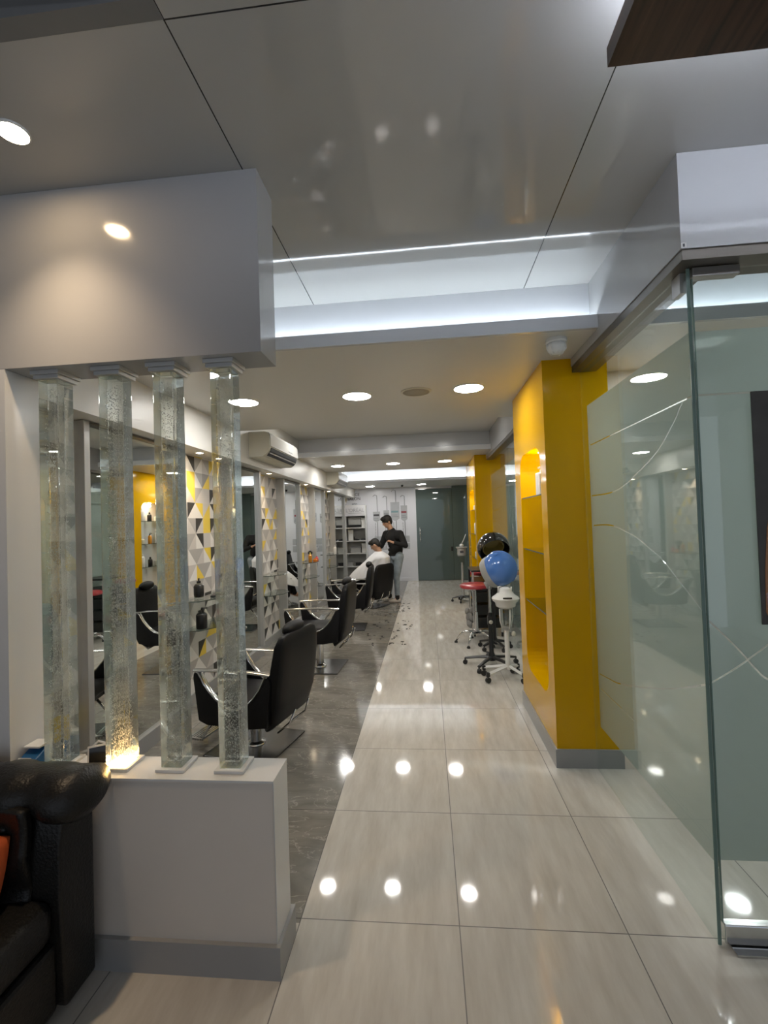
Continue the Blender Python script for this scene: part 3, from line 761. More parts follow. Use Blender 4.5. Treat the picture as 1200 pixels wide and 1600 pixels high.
def hand(mb, wrist, d, palm_n, k=1., curl=.5):
    # wrist position, direction of fingers, palm normal
    w_ = Vector(wrist); d = Vector(d).normalized(); n = Vector(palm_n); n = (n-d*n.dot(d)).normalized(); s = d.cross(n)
    mb.ell(w_+d*.045*k, (.044*k, .014*k, .052*k), Matrix((s, n, d)).transposed(), 12, 8)
    for i, (o, L) in enumerate(((-.030, .066), (-.010, .076), (.011, .070), (.031, .054))):
        p = w_+d*.082*k+s*o*k; L *= k
        q1 = p+(d*math.cos(curl*.6)+n*math.sin(curl*.6))*L*.45; q2 = q1+(d*math.cos(curl*1.6)+n*math.sin(curl*1.6))*L*.32; q3 = q2+(d*math.cos(curl*2.4)+n*math.sin(curl*2.4))*L*.25
        mb.tube([p-d*.01, q1, q2, q3], [.0095*k, .009*k, .0082*k, .007*k], 8); mb.ell(q3, (.007*k,)*3, None, 8, 5)
    t0 = w_+d*.022*k-s*.030*k; t1 = t0+(d*.6-s*.75+n*.3).normalized()*.036*k; t2 = t1+(d*.9-s*.1+n*.35).normalized()*.030*k
    mb.tube([t0, t1, t2], [.012*k, .010*k, .008*k], 8); mb.ell(t2, (.008*k,)*3, None, 8, 5)

# barber
bar = thing('person', 'standing barber in black long-sleeved shirt, faded grey jeans and pale trainers', 'person', (-.72, 9.55, 0))
def rel(o, root):          # shift world-built children into the root's frame
    o.parent = root; o.matrix_parent_inverse = Matrix.Translation(-Vector(root.location)); return o
bd_ = MB()
fc = (-.84, -.54, 0)
Pb, Rb = head(bd_, (-.835, 9.515, 1.665), fc, .42)
bd_.cap((-.74, 9.545, 1.46), (-.80, 9.525, 1.59), .060, .052)
bd_.cap((-.70, 9.55, 1.33), (-.66, 9.55, 1.0), .085, .09)
LS, RS = (-.565, 9.43, 1.40), (-.87, 9.66, 1.40)
LE, RE = (-.455, 9.37, 1.16), (-.98, 9.60, 1.15)
LW, RW = (-.70, 9.24, 1.235), (-1.03, 9.36, 1.20)
for a, b, c in ((LS, LE, LW), (RS, RE, RW)):
    bd_.cap(a, b, .038, .036); bd_.cap(b, c, .036, .026)
hand(bd_, LW, (-.75, .10, .38), (-.2, .3, -.9), 1., .75)
hand(bd_, RW, (.05, -.95, .05), (-.6, 0, -.8), 1., .5)
hipL, hipR = (-.60, 9.47, .94), (-.69, 9.62, .94)
knL, knR = (-.665, 9.44, .52), (-.80, 9.60, .53)
anL, anR = (-.665, 9.46, .10), (-.84, 9.66, .10)
for a, b, c in ((hipL, knL, anL), (hipR, knR, anR)): bd_.cap(a, b, .075, .05); bd_.cap(b, c, .05, .028)
for a in (anL, anR): bd_.cap(a, (a[0]-.04, a[1]-.02, .06), .026, .02)
body = bd_.build('body', 'skin'); remesh(body, .0055, 3); rel(body, bar)
sh = MB(); sh.ell((-.715, 9.545, 1.33), (.125, .205, .16), Rz(-.62), 18, 12); sh.ell((-.66, 9.55, 1.08), (.118, .165, .20), Rz(-.62), 18, 12); sh.ell((-.645, 9.55, .955), (.115, .165, .06), Rz(-.62))
sh.cap(LS, RS, .080, .080); sh.cap((-.60, 9.46, 1.36), (-.84, 9.64, 1.36), .10, .10); sh.ell((-.69, 9.55, 1.22), (.12, .18, .16), Rz(-.62)); sh.cap((-.735, 9.545, 1.45), (-.745, 9.54, 1.475), .085, .066)
for a, b, c in ((LS, LE, LW), (RS, RE, RW)):
    d = Vector(c)-Vector(b); e = Vector(c)-d.normalized()*.035
    sh.cap(a, b, .078, .056); sh.cap(b, tuple(e), .056, .040)
o = sh.build('shirt', 'shirt'); remesh(o, .011, 4); rel(o, bar)
je = MB(); je.ell((-.645, 9.545, .915), (.118, .165, .10), Rz(-.62), 16, 10)
for a, b, c in ((hipL, knL, anL), (hipR, knR, anR)):
    je.cap(a, b, .098, .068); je.cap(b, (c[0], c[1], .16), .066, .050)
o = je.build('jeans', 'jeans'); remesh(o, .011, 3); rel(o, bar)
for a in (anL, anR):
    so = MB(); so.cap((a[0], a[1], .08), (a[0], a[1], .17), .046, .046, 12); rel(so.build('sock', 'sock', smooth=True), bar)
    s_ = MB(); d = Vector((-.85, -.5, 0)).normalized()
    b0 = Vector((a[0], a[1], 0)); s_.ell(b0+d*-.02+Vector((0, 0, .048)), (.058, .044, .046), Rz(.53), 14, 8); s_.ell(b0+d*.10+Vector((0, 0, .038)), (.10, .046, .034), Rz(.53), 14, 8); s_.ell(b0+d*.05+Vector((0, 0, .018)), (.15, .05, .018), Rz(.53), 14, 6)
    o = s_.build('shoe', 'shoe'); remesh(o, .007, 2); rel(o, bar)
o = hair_cap(Pb, Rb, 1.07, True).build('hair', 'hair'); remesh(o, .007, 2); rel(o, bar)
face_bits(Pb, Rb, bar)

# client
cl = thing('person', 'seated client with dark short hair under a white cutting cape, head bowed', 'person', (-1.17, 9.08, 0))
cb = MB(); cf = Vector((-.90, .20, 0)).normalized()
Pc, Rc = head(cb, (-1.04, 9.02, 1.215), cf, .62, .98)
cb.cap((-.955, 9.02, 1.04), (-.985, 9.02, 1.14), .06, .054)
cb.cap((-.95, 9.03, .93), (-1.02, 9.06, .50), .13, .12)
for s in (-1, 1):
    o_ = Vector((0.55, .83, 0))*(.17*s)
    S0 = Vector((-.96, 9.03, .96))+o_; E0 = Vector((-1.13, 9.10, .74))+o_*1.15; W0 = Vector((-1.38, 9.2, .62))+o_*.7
    cb.cap(S0, E0, .05, .042); cb.cap(E0, W0, .04, .028); hand(cb, W0, (-.9, .3, -.05), (0, 0, -1), 1., .5)
    H0 = Vector((-1.03, 9.06, .47))+o_*.55; K0 = Vector((-1.45, 9.28, .47))+o_*.6; A0 = Vector((-1.52, 9.32, .24))+o_*.6
    cb.cap(H0, K0, .075, .055); cb.cap(K0, A0, .055, .04); cb.cap(A0, A0+Vector((-.12, .06, -.035)), .04, .032)
o = cb.build('body', 'skin'); remesh(o, .0065, 3); rel(o, cl)
# trousers and shoes under the cape
tr = MB()
for s in (-1, 1):
    o_ = Vector((0.55, .83, 0))*(.17*s); H0 = Vector((-1.03, 9.06, .47))+o_*.55; K0 = Vector((-1.45, 9.28, .47))+o_*.6; A0 = Vector((-1.52, 9.32, .26))+o_*.6
    tr.cap(H0, K0, .09, .068); tr.cap(K0, A0, .066, .05)
o = tr.build('trousers', 'shirt'); remesh(o, .012, 2); rel(o, cl)
hc = hair_cap(Pc, Rc, .98); o = hc.build('hair', 'hair'); remesh(o, .007, 2); rel(o, cl)
face_bits(Pc, Rc, cl)
cp_ = MB(); rings = []
ax = Vector((-.93, .36, 0)); sx = Vector((.36, .93, 0))
for i, (c, ra, rb, tilt) in enumerate(((Vector((-.965, 9.02, 1.085)), .074, .074, .0), (Vector((-.965, 9.02, 1.055)), .11, .13, 0.), (Vector((-.965, 9.03, 1.0)), .17, .245, .0), (Vector((-1.00, 9.05, .93)), .235, .285, .04),
                                       (Vector((-1.09, 9.085, .85)), .33, .31, .10), (Vector((-1.17, 9.11, .76)), .41, .33, .14), (Vector((-1.22, 9.13, .66)), .46, .35, .16), (Vector((-1.25, 9.14, .53)), .49, .37, .16))):
    ring = []
    for k in range(48):
        a = 2*PI*k/48; fold = 1+.035*min(1, i/4)*math.sin(a*7+i*.4)+.02*min(1, i/4)*math.sin(a*13)
        p = c + ax*(ra*fold*math.cos(a)) + sx*(rb*fold*math.sin(a)) - Vector((0, 0, tilt*math.cos(a)))
        ring.append(p)
    rings.append(ring)
cp_.loft(rings, cap=False)
o = cp_.build('cape', 'cape', smooth=True); sm = o.modifiers.new('s', 'SOLIDIFY'); sm.thickness = .004; q = o.modifiers.new('u', 'SUBSURF'); q.levels = 1; q.render_levels = 1; bake(o); rel(o, cl)

# ------------------------------------------------------------------ back wall print, lettering, display shelf
mu = thing('wall_print', 'grey printed drawing of hanging bottles and tubes on the white back wall', 'wall print', (0, YB, 0))
yb = -.004
for (x, z0, z1, wd, band, hook) in ((-1.405, 1.72, 1.95, .20, 'printd', 2.40), (-1.13, 1.75, 1.98, .16, 'print', 2.36), (-.885, 1.74, 2.20, .25, 'printt', 2.52), (-.635, 1.72, 2.10, .18, 'printr', 2.36)):
    g = MB(); g.box(x-wd/2, x+wd/2, -.004, -.001, z0, z1); g.prism([(x-wd/2, z0), (x-wd*.1, z0-.06), (x+wd*.1, z0-.06), (x+wd/2, z0)], 'y', -.004, -.001)
    bg = g.build('printed_bottle', 'printl', mu)
    lb = MB(); zc = z0+min(.24, (z1-z0)*.78); lb.box(x-wd*.42, x+wd*.36, -.0055, -.0041, zc-.07, zc-.02); 
    lb.build('printed_label', band, bg)
    l2 = MB(); l2.box(x-wd*.40, x+wd*.40, -.0055, -.0041, zc-.20, zc-.175); l2.box(x-wd*.40, x+wd*.25, -.0055, -.0041, zc-.15, zc-.13); l2.build('printed_lines', 'print', bg)
    t_ = MB(); t_.tube([(x+wd*.12, -.004, z1), (x+wd*.12, -.004, hook-.10), (x+wd*.10, -.004, hook), (x-.04, -.004, hook+.02), (x-.09, -.004, hook-.02)], .010, 6)
    t_.tube([(x+wd*.1, -.004, z0-.06), (x+wd*.1, -.004, 1.05)], .011, 6); t_.tube([(x-wd*.2, -.004, z0-.08), (x-wd*.2, -.004, 1.22)], .005, 6)
    t_.build('printed_tube', 'print', bg)
    dr = MB()
    for k in range(5): dr.ell((x-wd*.2, -.004, 1.60-.08*k), (.008, .003, .014), None, 8, 5)
    dr.build('printed_drops', 'printd', bg)
wt = thing('wall_lettering', 'pale grey block lettering low on the back wall behind the barber', 'lettering', (0, YB, 0))
for i, (s, z) in enumerate((('YOU', 1.10), ('YOUR', .90))):
    pn = B('panel', 'printl', -1.48, -.50, -.004, -.001, z-.02, z+.155, wt)
    text('letters', s, .19, 'back', (-1.0, -.006, z), (PI/2, 0, 0), pn)
wl = thing('wall_lettering', 'black lettering on the back wall above the display shelf', 'lettering', (0, YB, 0))
text('letters', 'ONCE\nSALON', .115, 'printd', (-2.03, -.004, 2.41), (PI/2, 0, 0), wl); text('letters', 'salon', .075, 'printd', (-2.02, -.004, 2.17), (PI/2, 0, 0), wl)

ds = thing('display_shelf', 'white display shelf unit with pale brand sign against the back wall, left corner', 'shelf unit', (-1.98, 12.62, 0))
X0, X1, Y0, Y1 = -.335, .31, -.17, .165
for xx in (X0, -.305+.0, X1-.02): pass
B('side_panel', 'white', X0, X0+.02, Y0, Y1, .02, 2.12, ds); B('side_panel', 'white', X1-.02, X1, Y0, Y1, .02, 2.12, ds)
B('divider', 'white', -.315+.055, -.315+.075, Y0, Y1, .02, 1.84, ds)
B('back_panel', mat('grey_back_panel', (.42, .42, .40), .5), X0+.02, X1-.02, Y1-.012, Y1, .02, 2.12, ds)
for z in (.08, .465, .823, 1.163, 1.521): B('shelf_board', 'white', X0+.021, X1-.021, Y0+.001, Y1-.013, z-.015, z+.012, ds)
B('top_board', 'white', X0, X1, Y0, Y1, 2.121, 2.14, ds)
sg = B('sign_board', 'signgrey', X0+.021, X1-.021, Y0-.006, Y0+.02, 1.845, 2.119, ds, .004)
text('letters', "L'ORÉAL", .135, 'print', (.02, Y0-.009, 1.955), (PI/2, 0, 0), sg)
B('letter_rule', 'print', -.16, .20, Y0-.0085, Y0-.0065, 1.915, 1.925, sg)
def item(name, label, cat, mt, x, z, wx, wy, wz, y=0, extra=None):
    t = thing(name, label, cat, (-1.98+x, 12.60+y, z), 0, 'products on the display shelf')
    B('carton', mt, -wx/2, wx/2, -wy/2, wy/2, 0, wz*.86, t, .004); B('lid', extra or mt, -wx/2-.003, wx/2+.003, -wy/2-.003, wy/2+.003, wz*.861, wz, t, .003)
    return t
Z = {k: v+.0125 for k, v in dict(a=.08, b=.465, c=.823, d=1.163, e=1.521).items()}
item('product_box', 'dark grey box on the top tier of the display shelf', 'box', 'greyp', -.01, Z['e']+.05, .34, .16, .20, 0, 'greyp').location.z = Z['e']+.07
item('product_case', 'flat black case under the dark grey box on the display shelf', 'case', 'blackp', -.01, Z['e'], .34, .18, .068)
item('product_box', 'tall white box on the right of the top tier of the display shelf', 'box', 'whitep', .225, Z['e'], .10, .14, .26)
item('product_box', 'white box on the second tier of the display shelf', 'box', 'whitep', -.13, Z['d'], .13, .14, .29)
t = thing('clipper', 'black hair clipper on the second tier of the display shelf', 'clipper', (-2.0, 12.56, Z['d'])); MB().prism([(-.03, 0), (.13, 0), (.13, .03), (0, .06), (-.03, .14)], 'y', -.03, .03).build('casing', 'blackp', t, .006); B('blade', 'chrome', .13, .16, -.02, .02, .004, .02, t)
item('product_case', 'flat dark case right on the second tier of the display shelf', 'case', 'printd', .215, Z['d'], .13, .12, .045)
item('product_case', 'grey printed case on the third tier of the display shelf', 'case', 'greyp', 0, Z['c'], .28, .16, .16, 0, 'print')
item('product_box', 'white box right on the third tier of the display shelf', 'box', 'whitep', .225, Z['c'], .11, .14, .25)
item('product_case', 'low dark case on the fourth tier of the display shelf', 'case', 'blackp', .06, Z['b'], .16, .12, .09)
item('product_box', 'narrow dark box left on the fourth tier of the display shelf', 'box', 'greyp', -.16, Z['b'], .14, .12, .12)

# ------------------------------------------------------------------ near column niche shelves and products
def niche_shelf(y0, y1, z, label):
    t = thing('glass_shelf', label, 'shelf', (.80, (y0+y1)/2, z), 0, 'glass shelves in the yellow columns')
    hw = (y1-y0)/2-.002
    B('pane', 'shelfglass', .012, .194, -hw, hw, 0, .008, t); B('polished_edge', 'edge', .006, .0118, -hw, hw, 0, .008, t)
    B('bracket', 'chrome', .10, .112, -hw-.0015, -hw+.02, -.008, -.0005, t)
for z, l in ((1.805, 'top'), (1.385, 'middle'), (.962, 'bottom')):
    niche_shelf(3.30, 4.0, z, 'dark-edged glass shelf, %s one in near yellow column niche' % l)
    niche_shelf(7.84, 8.68, z, 'dark-edged glass shelf, %s one in the far yellow column niche' % l)
t1 = bottle('pump_bottle', 'taller white pump bottle on the top shelf of the near yellow column', (.90, 3.66, 1.8135), .045, .23, 'whitep', 'whitep', True, sq=True)
t2 = bottle('pump_bottle', 'shorter white pump bottle on the top shelf of the near yellow column', (.88, 3.50, 1.8135), .045, .21, 'whitep', 'whitep', True, sq=True)
B('printed_label', 'printl', -.03, .03, -.0335, -.0318, .06, .12, t1); B('printed_label', 'printl', -.03, .03, -.0335, -.0318, .06, .11, t2)
kinds = [('white bottle', 'whitep', 'whitep', .05, .26, True), ('dark bottle', 'blackp', 'blackp', .04, .17, False), ('pale tub bottle', 'creamp', 'whitep', .055, .12, False), ('brown bottle', 'amber', 'blackp', .035, .20, True)]
for zi, (z, tn) in enumerate(((1.813, 'top'), (1.393, 'middle'), (.970, 'bottom'))):
    for k in range(3):
        kd = kinds[(k+zi*2) % 4]
        bottle('bottle', '%s, %s on the %s niche shelf of the far yellow column' % (kd[0], ('nearest', 'centre one', 'farthest')[k], tn), (.90, 8.0+.25*k, z), kd[3], kd[4], kd[1], kd[2], kd[5], group='bottles in the far column niche')
# niche lamps
for y, l in ((3.65, 'near'), (8.26, 'far')):
    t = thing('spotlight', 'tiny warm lamp in the top of the %s yellow column niche' % l, 'spotlight', (.90, y, 2.153), 0, 'niche lamps')
    MB().lathe([(.028, 0), (.028, -.006), (.02, -.008)], n=16).build('diffuser', 'patdisc', t)
    light('niche_light', 'POINT', (0, 0, -.05), 2.5, (1., .85, .6), t, shadow_soft_size=.02)

# ------------------------------------------------------------------ equipment by the right glass wall
def star_base(t, n, R, z, mt, hub, a0=0., caster='blackp', flat=(1, .6), r=.026, legs='leg'):
    for k in range(n):
        a = a0+2*PI*k/n; ca, sa = math.cos(a), math.sin(a)
        lg = MB().tube([(hub*.6*ca, hub*.6*sa, z+.02), (R*.5*ca, R*.5*sa, z+.01), (R*ca, R*sa, z-.012)], [r*1.2, r, r*.8], 8, flat=flat).build(legs, mt, t, smooth='auto')
        cs = MB(); px, py = R*ca, R*sa
        cs.tube([(px-sa*.014, py+ca*.014, .026), (px+sa*.014, py-ca*.014, .026)], .026, 14); cs.tube([(px, py, .03), (px, py, z-.01)], .009, 8)
        cs.build('caster', caster, lg, smooth='auto')
# blue hood dryer
hd = thing('hood_dryer', 'blue plastic hood dryer on a black wheeled stand beside the near yellow column', 'hood dryer', (.665, 5.27, 0))
star_base(hd, 5, .30, .085, 'blackp', .04, .35)
MB().lathe([(.045, .07), (.04, .12), (.026, .16), (.024, .60)], n=18).build('lower_pole', 'blackp', hd, smooth='auto')
MB().lathe([(.016, .52), (.016, .90)], n=14).build('upper_pole', 'chrome', hd, smooth='auto')
kb = MB(); kb.box(-.03, .03, -.03, .03, .46, .56); kb.build('clamp', 'blackp', hd, .006); MB().ell((0, -.045, .50), (.022, .02, .022)).build('knob', 'creamp', hd, smooth=True)
yk = MB(); yk.tube([(0, 0, .86), (.02, .02, .90)], .02, 10); yk.tube([(0, 0, .88), (-.03, .03, .94)], .03, 10); yk.build('neck', 'greyp', hd, smooth=True)
axd = Vector((-.80, .42, -.42)).normalized(); Ra = aim(axd); ctr = Vector((.125, .02, 1.085))
prof = [(.198*math.sin(a), -.198*math.cos(a)) for a in [PI*k/20*.62+.03 for k in range(21)]]
pin = [(r*.965, z*.965) for r, z in reversed(prof)]
MB().lathe(prof+pin, ctr, 36, Ra).build('hood', 'blue', hd, smooth='auto', label='blue dome')
ze = prof[-1][1]; re = prof[-1][0]
MB().lathe([(re*1.0, ze), (re*1.02, ze+.005), (re*.98, ze+.05), (re*.86, ze+.085), (re*.80, ze+.085), (re*.85, ze+.0)], ctr, 36, Ra).build('rim', 'greyp', hd, smooth='auto')
MB().lathe([(.03, -.198), (.032, -.202), (.012, -.206)], ctr, 16, aim((-.25, -.45, .86)) @ Matrix.Rotation(PI, 3, 'X')).build('vent_cap', 'blue', hd)
rb_ = MB(); side = axd.cross(Vector((0, 0, 1))).normalized(); vv = side.cross(axd)
rb_.tube([ctr+(-axd*math.cos(a)+vv*math.sin(a))*.199 for a in [-1.2+.2*k for k in range(15)]], .006, 6); rb_.build('seam_rib', 'blue', hd, smooth=True)
# black hood dryer
bh = thing('hood_dryer', 'glossy black hood dryer standing behind the blue one', 'hood dryer', (.80, 5.98, 0))
star_base(bh, 5, .20, .085, 'blackp', .04, .1)
MB().lathe([(.04, .07), (.036, .12), (.022, .16), (.02, 1.0)], n=18).build('pole', 'blackp', bh, smooth='auto')
axd = Vector((.10, -.62, -.50)).normalized(); Ra = aim(axd); ctr = Vector((.03, .02, 1.275))
prof = [(.205*math.sin(a), -.205*math.cos(a)) for a in [PI*k/20*.60+.03 for k in range(21)]]; pin = [(r*.96, z*.96) for r, z in reversed(prof)]
MB().lathe(prof+pin, ctr, 36, Ra).build('hood', 'glossblack', bh, smooth='auto')
MB().lathe([(.10, -.10), (.135, -.03), (.14, .0), (.125, .0), (.09, -.09)], ctr, 30, Ra).build('inner_ring', mat('painted_reflection', (.16, .12, .03), .25), bh, smooth='auto', label='inner ring coloured as a yellow-brown reflection')  # brown colour paints in a yellow reflection inside the hood
yk = MB(); yk.tube([(0, 0, .98), (0, .10, 1.05), (.02, .17, 1.14), (.03, .19, 1.22)], .018, 10); yk.build('arm', 'blackp', bh, smooth=True)
# white steamer
st = thing('facial_steamer', 'white facial steamer with clear jar on white wheeled stand before the blue dryer', 'steamer', (.775, 4.86, 0))
for k, a in enumerate((-2.62, 2.75, -.9, .9)):
    if k > 1: L = .20
    else: L = .255
    ca, sa = math.cos(a), math.sin(a)
    lg = MB().tube([(0, 0, .135), (L*ca, L*sa, .085)], .018, 4).build('leg', 'whitep', st)
    cs = MB(); px, py = L*ca, L*sa; cs.tube([(px-.014*sa, py+.014*ca, .028), (px+.014*sa, py-.014*ca, .028)], .028, 14); cs.tube([(px, py, .03), (px, py, .07)], .009, 8); cs.box(px-.018, px+.018, py-.018, py+.018, .066, .105)
    cs.build('caster', 'blackp', lg, smooth='auto')
MB().lathe([(.03, .10), (.026, .15), (.024, .50)], n=18).build('pole', 'whitep', st, smooth='auto')
MB().lathe([(.035, .50), (.045, .52), (.052, .54), (.03, .545)], n=18).build('collar', 'greyp', st, smooth='auto')
MB().lathe([(.05, .545), (.062, .58), (.066, .66), (.066, .72), (.05, .725)], n=20).build('jar', 'clear', st, smooth='auto')
cg = MB()
for k in range(4):
    a = k*PI/2+.4; cg.tube([(.05*math.cos(a), .05*math.sin(a), .52), (.072*math.cos(a), .072*math.sin(a), .60), (.074*math.cos(a), .074*math.sin(a), .72)], .007, 6)
cg.build('jar_cage', 'whitep', st, smooth=True)
MB().lathe([(.066, .725), (.098, .745), (.105, .78), (.128, .80), (.140, .825), (.132, .84), (.095, .865), (.066, .90), (.058, .925), (.03, .94)], n=32).build('head', 'whitep', st, smooth='auto')
B('control_panel', 'blackp', -.045, .045, -.137, -.122, .838, .852, st, .003)
MB().tube([(-.075, -.02, .88), (-.07, -.02, .945), (-.05, -.02, .95)], .008, 8).build('hook', 'whitep', st, smooth=True); MB().tube([(.055, -.02, .89), (.06, -.02, .945)], .008, 8).build('hook', 'whitep', st, smooth=True)
MB().ell((.06, -.05, .47), (.022, .022, .028)).build('knob', 'creamp', st, smooth=True)
# stools
def stool(x, y, h, r, label, q=1.):
    t = thing('stool', label, 'stool', (x, y, 0), 0, 'red salon stools')
    MB().lathe([(r*.6, h-.065), (r*.96, h-.055), (r, h-.035), (r*.96, h-.012), (r*.8, h), (r*.2, h+.006)], n=32).build('seat', 'red', t, smooth='auto')
    MB().lathe([(.09, h-.085), (.12, h-.066), (.05, h-.066)], n=20).build('seat_plate', 'chrome', t, smooth='auto')
    MB().lathe([(.028, .13), (.028, .42), (.018, .425), (.018, h-.08)], n=16).build('post', 'chrome', t, smooth='auto')
    for k in range(5):
        a = k*2*PI/5+.45; ca, sa = math.cos(a), math.sin(a)
        lg = MB().tube([(.02*ca, .02*sa, .145), (.14*q*ca, .14*q*sa, .155), (.20*q*ca, .20*q*sa, .13), (.27*q*ca, .27*q*sa, .03)], [.02, .018, .016, .013], 10).build('leg', 'chrome', t, smooth=True)
        MB().lathe([(.022, 0), (.024, .012), (.014, .03)], (.275*q*ca, .275*q*sa, 0), 12).build('foot', 'blackp', lg, smooth='auto')
    return t
stool(.60, 6.24, .795, .20, 'nearest red round stool on chrome star base, left of the dryers')
stool(.79, 7.37, .835, .16, 'second red stool, seen behind the black trolley', .66)
# trolley
tr = thing('salon_trolley', 'black open-topped salon trolley with drawers on castors behind the nearest red stool', 'trolley', (.80, 6.86, 0))
for sx in (-.19, .19):
    for s2 in (-.27, .27):
        p = MB().box(sx-.014, sx+.014, s2-.014, s2+.014, .06, .93).build('post', 'blackp' if s2 > 0 else 'alu', tr, .003)
        cs = MB(); cs.tube([(sx-.012, s2, .03), (sx+.012, s2, .03)], .03, 14); cs.tube([(sx, s2, .03), (sx, s2, .07)], .008, 8); cs.build('caster', 'blackp', p, smooth='auto')
B('top_tray', 'blackp', -.21, .21, -.29, .29, .905, .93, tr, .006)
for z in (.12, .30, .48, .63):
    d = B('drawer', 'blackp', -.175, .175, -.285, .285, z, z+.145, tr, .008); B('handle', 'greyp', -.185, -.176, -.06, .06, z+.10, z+.118, d)
t = thing('feather_duster', 'grey fluffy duster hanging at the left side of the black trolley', 'duster', (.55, 6.68, 0))
f_ = MB()
for k in range(16): f_.ell((random.uniform(-.03, .04), random.uniform(-.03, .03), random.uniform(.14, .40)), (.035, .03, .05), None, 8, 6)
f_.build('fluff', 'pewter', t, smooth=True); MB().tube([(.03, .03, .35), (.03, .06, .62)], .009, 8).build('handle', 'creamp', t)
# far steamer / wax pot on black foot
wpz = thing('wax_heater', 'grey round wax heater on a stand with a wand, beside the far yellow column', 'heater', (.672, 9.42, 0))
star_base(wpz, 5, .22, .085, 'blackp', .04, PI)
MB().lathe([(.04, .07), (.03, .12), (.022, .16), (.022, .78)], n=14).build('pole', 'greyp', wpz, smooth='auto')
MB().lathe([(.055, .74), (.06, .90), (.10, .912), (.115, .925), (.09, .93)], n=24).build('holder', 'clear', wpz, smooth='auto')
MB().lathe([(.085, .93), (.09, .95), (.09, 1.07), (.112, 1.085), (.112, 1.10), (.04, 1.105)], n=24).build('pot', 'greyp', wpz, smooth='auto')
B('printed_label', 'printd', -.04, .03, -.0925, -.0895, .98, 1.03, wpz)
MB().lathe([(.035, 1.105), (.045, 1.13), (.03, 1.16)], n=16).build('lid_knob', 'whitep', wpz, smooth='auto')
MB().tube([(.0, 0, 1.15), (.05, 0, 1.25), (.09, 0, 1.35)], .008, 8).build('wand', 'whitep', wpz, smooth=True)

# ------------------------------------------------------------------ things on the half wall
ct = thing('card_terminal', 'blue and white card terminal with keypad on the half wall beside the leftmost pillar', 'card terminal', (-1.615, 1.705, .708), .0)
MB().prism([(-.03, 0), (.11, 0), (.11, .075), (.07, .078), (.0, .045), (-.03, .02)], 'x', -.037, .036).build('casing', 'dblue', ct, .004)
for o in (ct.children[0],): o.rotation_euler = (0, 0, 0)
B('paper_tray', 'whitep', -.035, .034, .02, .09, .079, .088, ct, .003)
kp = MB().prism([(-.028, .024), (-.001, .049), (-.004, .055), (-.032, .030)], 'x', -.033, .022).build('keypad', 'whitep', ct, .001)
B('button', 'printd', -.010, .004, -.020, -.012, .047, .051, kp)
tb = thing('tablet', 'small dark-screened tablet with blue back leaning on the gold-lit pillar', 'tablet', (-1.333, 1.745, .709), .25)
R_ = Matrix.Rotation(-.35, 3, 'X') @ Matrix.Rotation(-.12, 3, 'Y')
MB().box(-.05, .05, -.004, .004, .004, .085, R_).build('casing', 'whitep', tb, .003); MB().box(-.042, .042, -.0052, -.0041, .013, .077, R_).build('screen', 'screen', tb)
MB().box(-.05, .05, .0041, .012, .002, .083, R_).build('back_cover', 'blue', tb, .003)
tag(MB().tube([(-1.50, 1.828, .716), (-1.44, 1.825, .74), (-1.40, 1.822, .775), (-1.36, 1.815, .77), (-1.32, 1.795, .74)], .0045, 8).build('charging_cable', 'whitep', smooth=True), 'white charging cable curling behind the tablet', 'cable')

# ------------------------------------------------------------------ sofa and cushion
so = thing('sofa', 'black leather tufted sofa with rolled back against the half wall, lower left', 'sofa', (-2.2, 1.2, 0))
XE = -1.265+2.2   # local right end
prof = [(.275, .05), (.415, .05), (.415, .62), (.40, .70), (.27, .70), (.255, .60), (.255, .40)]
MB().prism(prof, 'x', -1.05, XE).build('back_frame', 'sofa', so, .012, 3, 'auto')
# rolled top with folds
rings = []; n = 28
xs = [-1.05+(XE+.065+1.05)*k/60 for k in range(61)]
for x in xs:
    endk = max(0., (x-(XE-.12))/.185); fold = abs(math.sin((x+.03)*PI/.21))**.3
    R0 = .096*(.78+.22*fold)*(1+.04*math.sin(endk*PI*.6)) ; 
    if endk > .8: R0 *= max(.45, math.sqrt(max(0, 1-((endk-.8)/.22)**2)))
    ring = []
    for k in range(n):
        a = 2*PI*k/n; ring.append((x, .345+R0*1.18*math.cos(a)+.01*math.sin(x*40), .728+R0*.98*math.sin(a)*(1 if math.sin(a) > 0 else .72)-.015*endk))
    rings.append(ring)
MB().loft(rings).build('rolled_top', 'sofa', so, smooth=True)
# tufted inner back
tv = MB(); nx, nz = 90, 40; vs = []; fs = []
for j in range(nz+1):
    for i in range(nx+1):
        x = -1.05+(XE-.10+1.05)*i/nx; z = .40+.33*j/nz
        u, v_ = x/.21, (z-.46)/.19
        d = min(math.hypot((u-iu-(.5 if iv % 2 else 0)), (v_-iv)*.9) for iv in range(-1, 3) for iu in range(int(u)-2, int(u)+2))
        bulge = .05*min(1., d*1.7)**.6
        vs.append((x, .262-bulge, z))
for j in range(nz):
    for i in range(nx): a = j*(nx+1)+i; fs.append((a, a+1, a+nx+2, a+nx+1))
tv.add(vs, fs); tb_ = tv.build('tufted_back', 'sofa', so, smooth=True); sd_ = tb_.modifiers.new('s', 'SOLIDIFY'); sd_.thickness = .03; sd_.offset = 1; bake(tb_)
for iv in range(0, 2):
    for iu in range(-5, 5):
        x = (iu+(.5 if iv % 2 else 0))*.21; z = .46+.19*iv
        if -1.0 < x < XE-.12: MB().ell((x, .250, z), (.012, .008, .012), None, 10, 6).build('tuft_button', 'sofa', so, smooth=True)
MB().box(-1.05, XE-.02, -.52, .27, .28, .43).build('seat_cushion', 'sofa', so, .05, 4, 'auto')
MB().box(-1.05, XE-.025, -.50, .27, .05, .275).build('base', 'sofa', so, .015, 2)
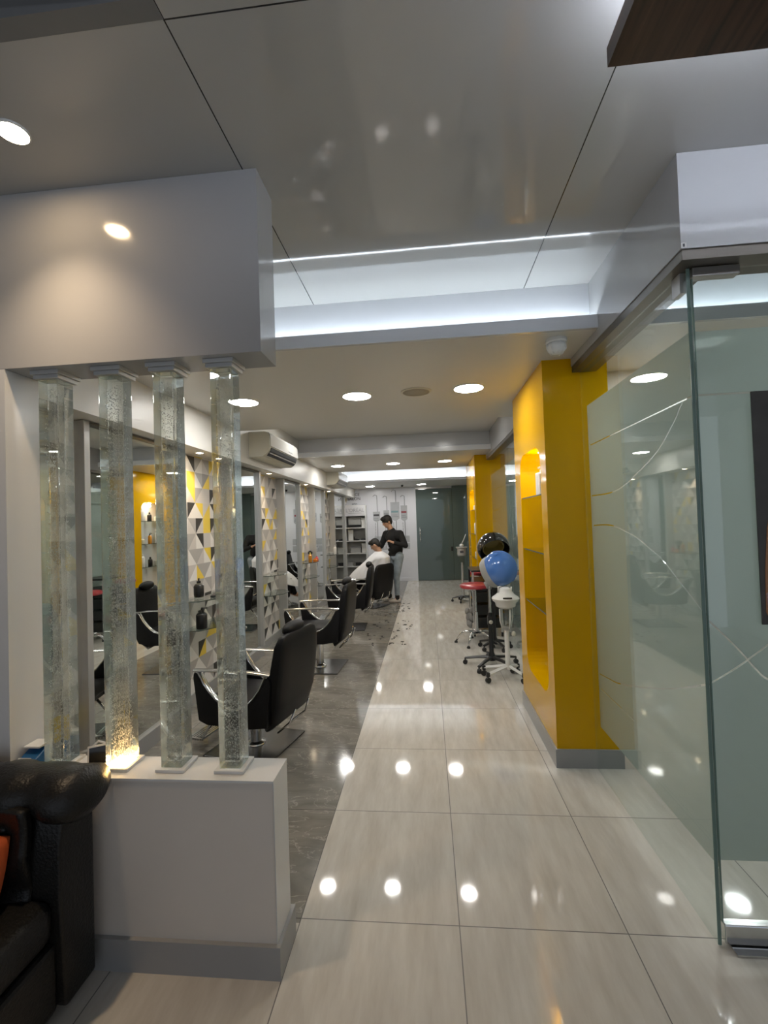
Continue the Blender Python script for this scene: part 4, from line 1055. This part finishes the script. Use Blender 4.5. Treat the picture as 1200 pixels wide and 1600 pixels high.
for x in (-.98, XE-.10):
    for y in (-.44, .36): MB().lathe([(.022, 0), (.03, .05), (.02, .052)], (x, y, 0), 12).build('foot', 'blackp', so)
pc = MB(); rings = []
cu = thing('cushion', 'orange cushion on the black sofa at the left edge of the photo', 'cushion', (-1.55, 1.33, .432), .15)
pc = MB(); vs = []; fs = []; n = 14
for s in (-1, 1):
    for j in range(n+1):
        for i in range(n+1):
            u, v_ = i/n*2-1, j/n*2-1
            e = (1-u**4)*(1-v_**4); vs.append((u*.19*(1-.05*v_*v_), s*.065*e**.6, .19+v_*.19*(1-.05*u*u)))
for s in (0, 1):
    for j in range(n):
        for i in range(n):
            a = s*(n+1)**2+j*(n+1)+i; fs.append((a, a+1, a+n+2, a+n+1))
pc.add(vs, fs); o = pc.build('cover', 'orange', cu, smooth=True); o.rotation_euler = (-.35, 0, 0); o.scale = (.8, .85, .62)
bm = bmesh.new(); bm.from_mesh(o.data); bmesh.ops.remove_doubles(bm, verts=bm.verts[:], dist=1e-4); bmesh.ops.recalc_face_normals(bm, faces=bm.faces[:]); bm.to_mesh(o.data); bm.free()
for p in o.data.polygons: p.use_smooth = True

# ------------------------------------------------------------------ hair clippings: nobody could count them
hb = MB(); rnd = random.Random(3)
spots = [(-.53, 7.5), (-.487, 7.138), (-.792, 7.196), (-.376, 7.091), (-.941, 6.794), (-.697, 6.634), (-.866, 6.496), (-.329, 7.13), (-.909, 7.425), (-.528, 6.591), (-.796, 8.123), (-.354, 6.21), (-.9, 8.3), (-.7, 7.6), (-.85, 7.3)]
for (x, y) in spots + [(rnd.uniform(-1.0, -.3), rnd.uniform(6.1, 8.8)) for _ in range(40)] + [(-.5+rnd.uniform(-.15, .1), 9.0+rnd.uniform(-.3, .3)) for _ in range(10)]:
    big = rnd.uniform(.005, .020)
    for k in range(5):
        a = rnd.uniform(0, PI); px, py = x+rnd.uniform(-big, big), y+rnd.uniform(-big, big)*1.6; L = rnd.uniform(.3, 1)*big
        hb.box(-L, L, -.004, .004+big*.25*rnd.random(), .0005, .004, Rz(a), (px, py, 0))
o = hb.build('hair_clippings', 'hairbit'); tag(o, 'scattered dark hair clippings on the floor around the styling chairs', 'hair clippings'); o['kind'] = 'stuff'
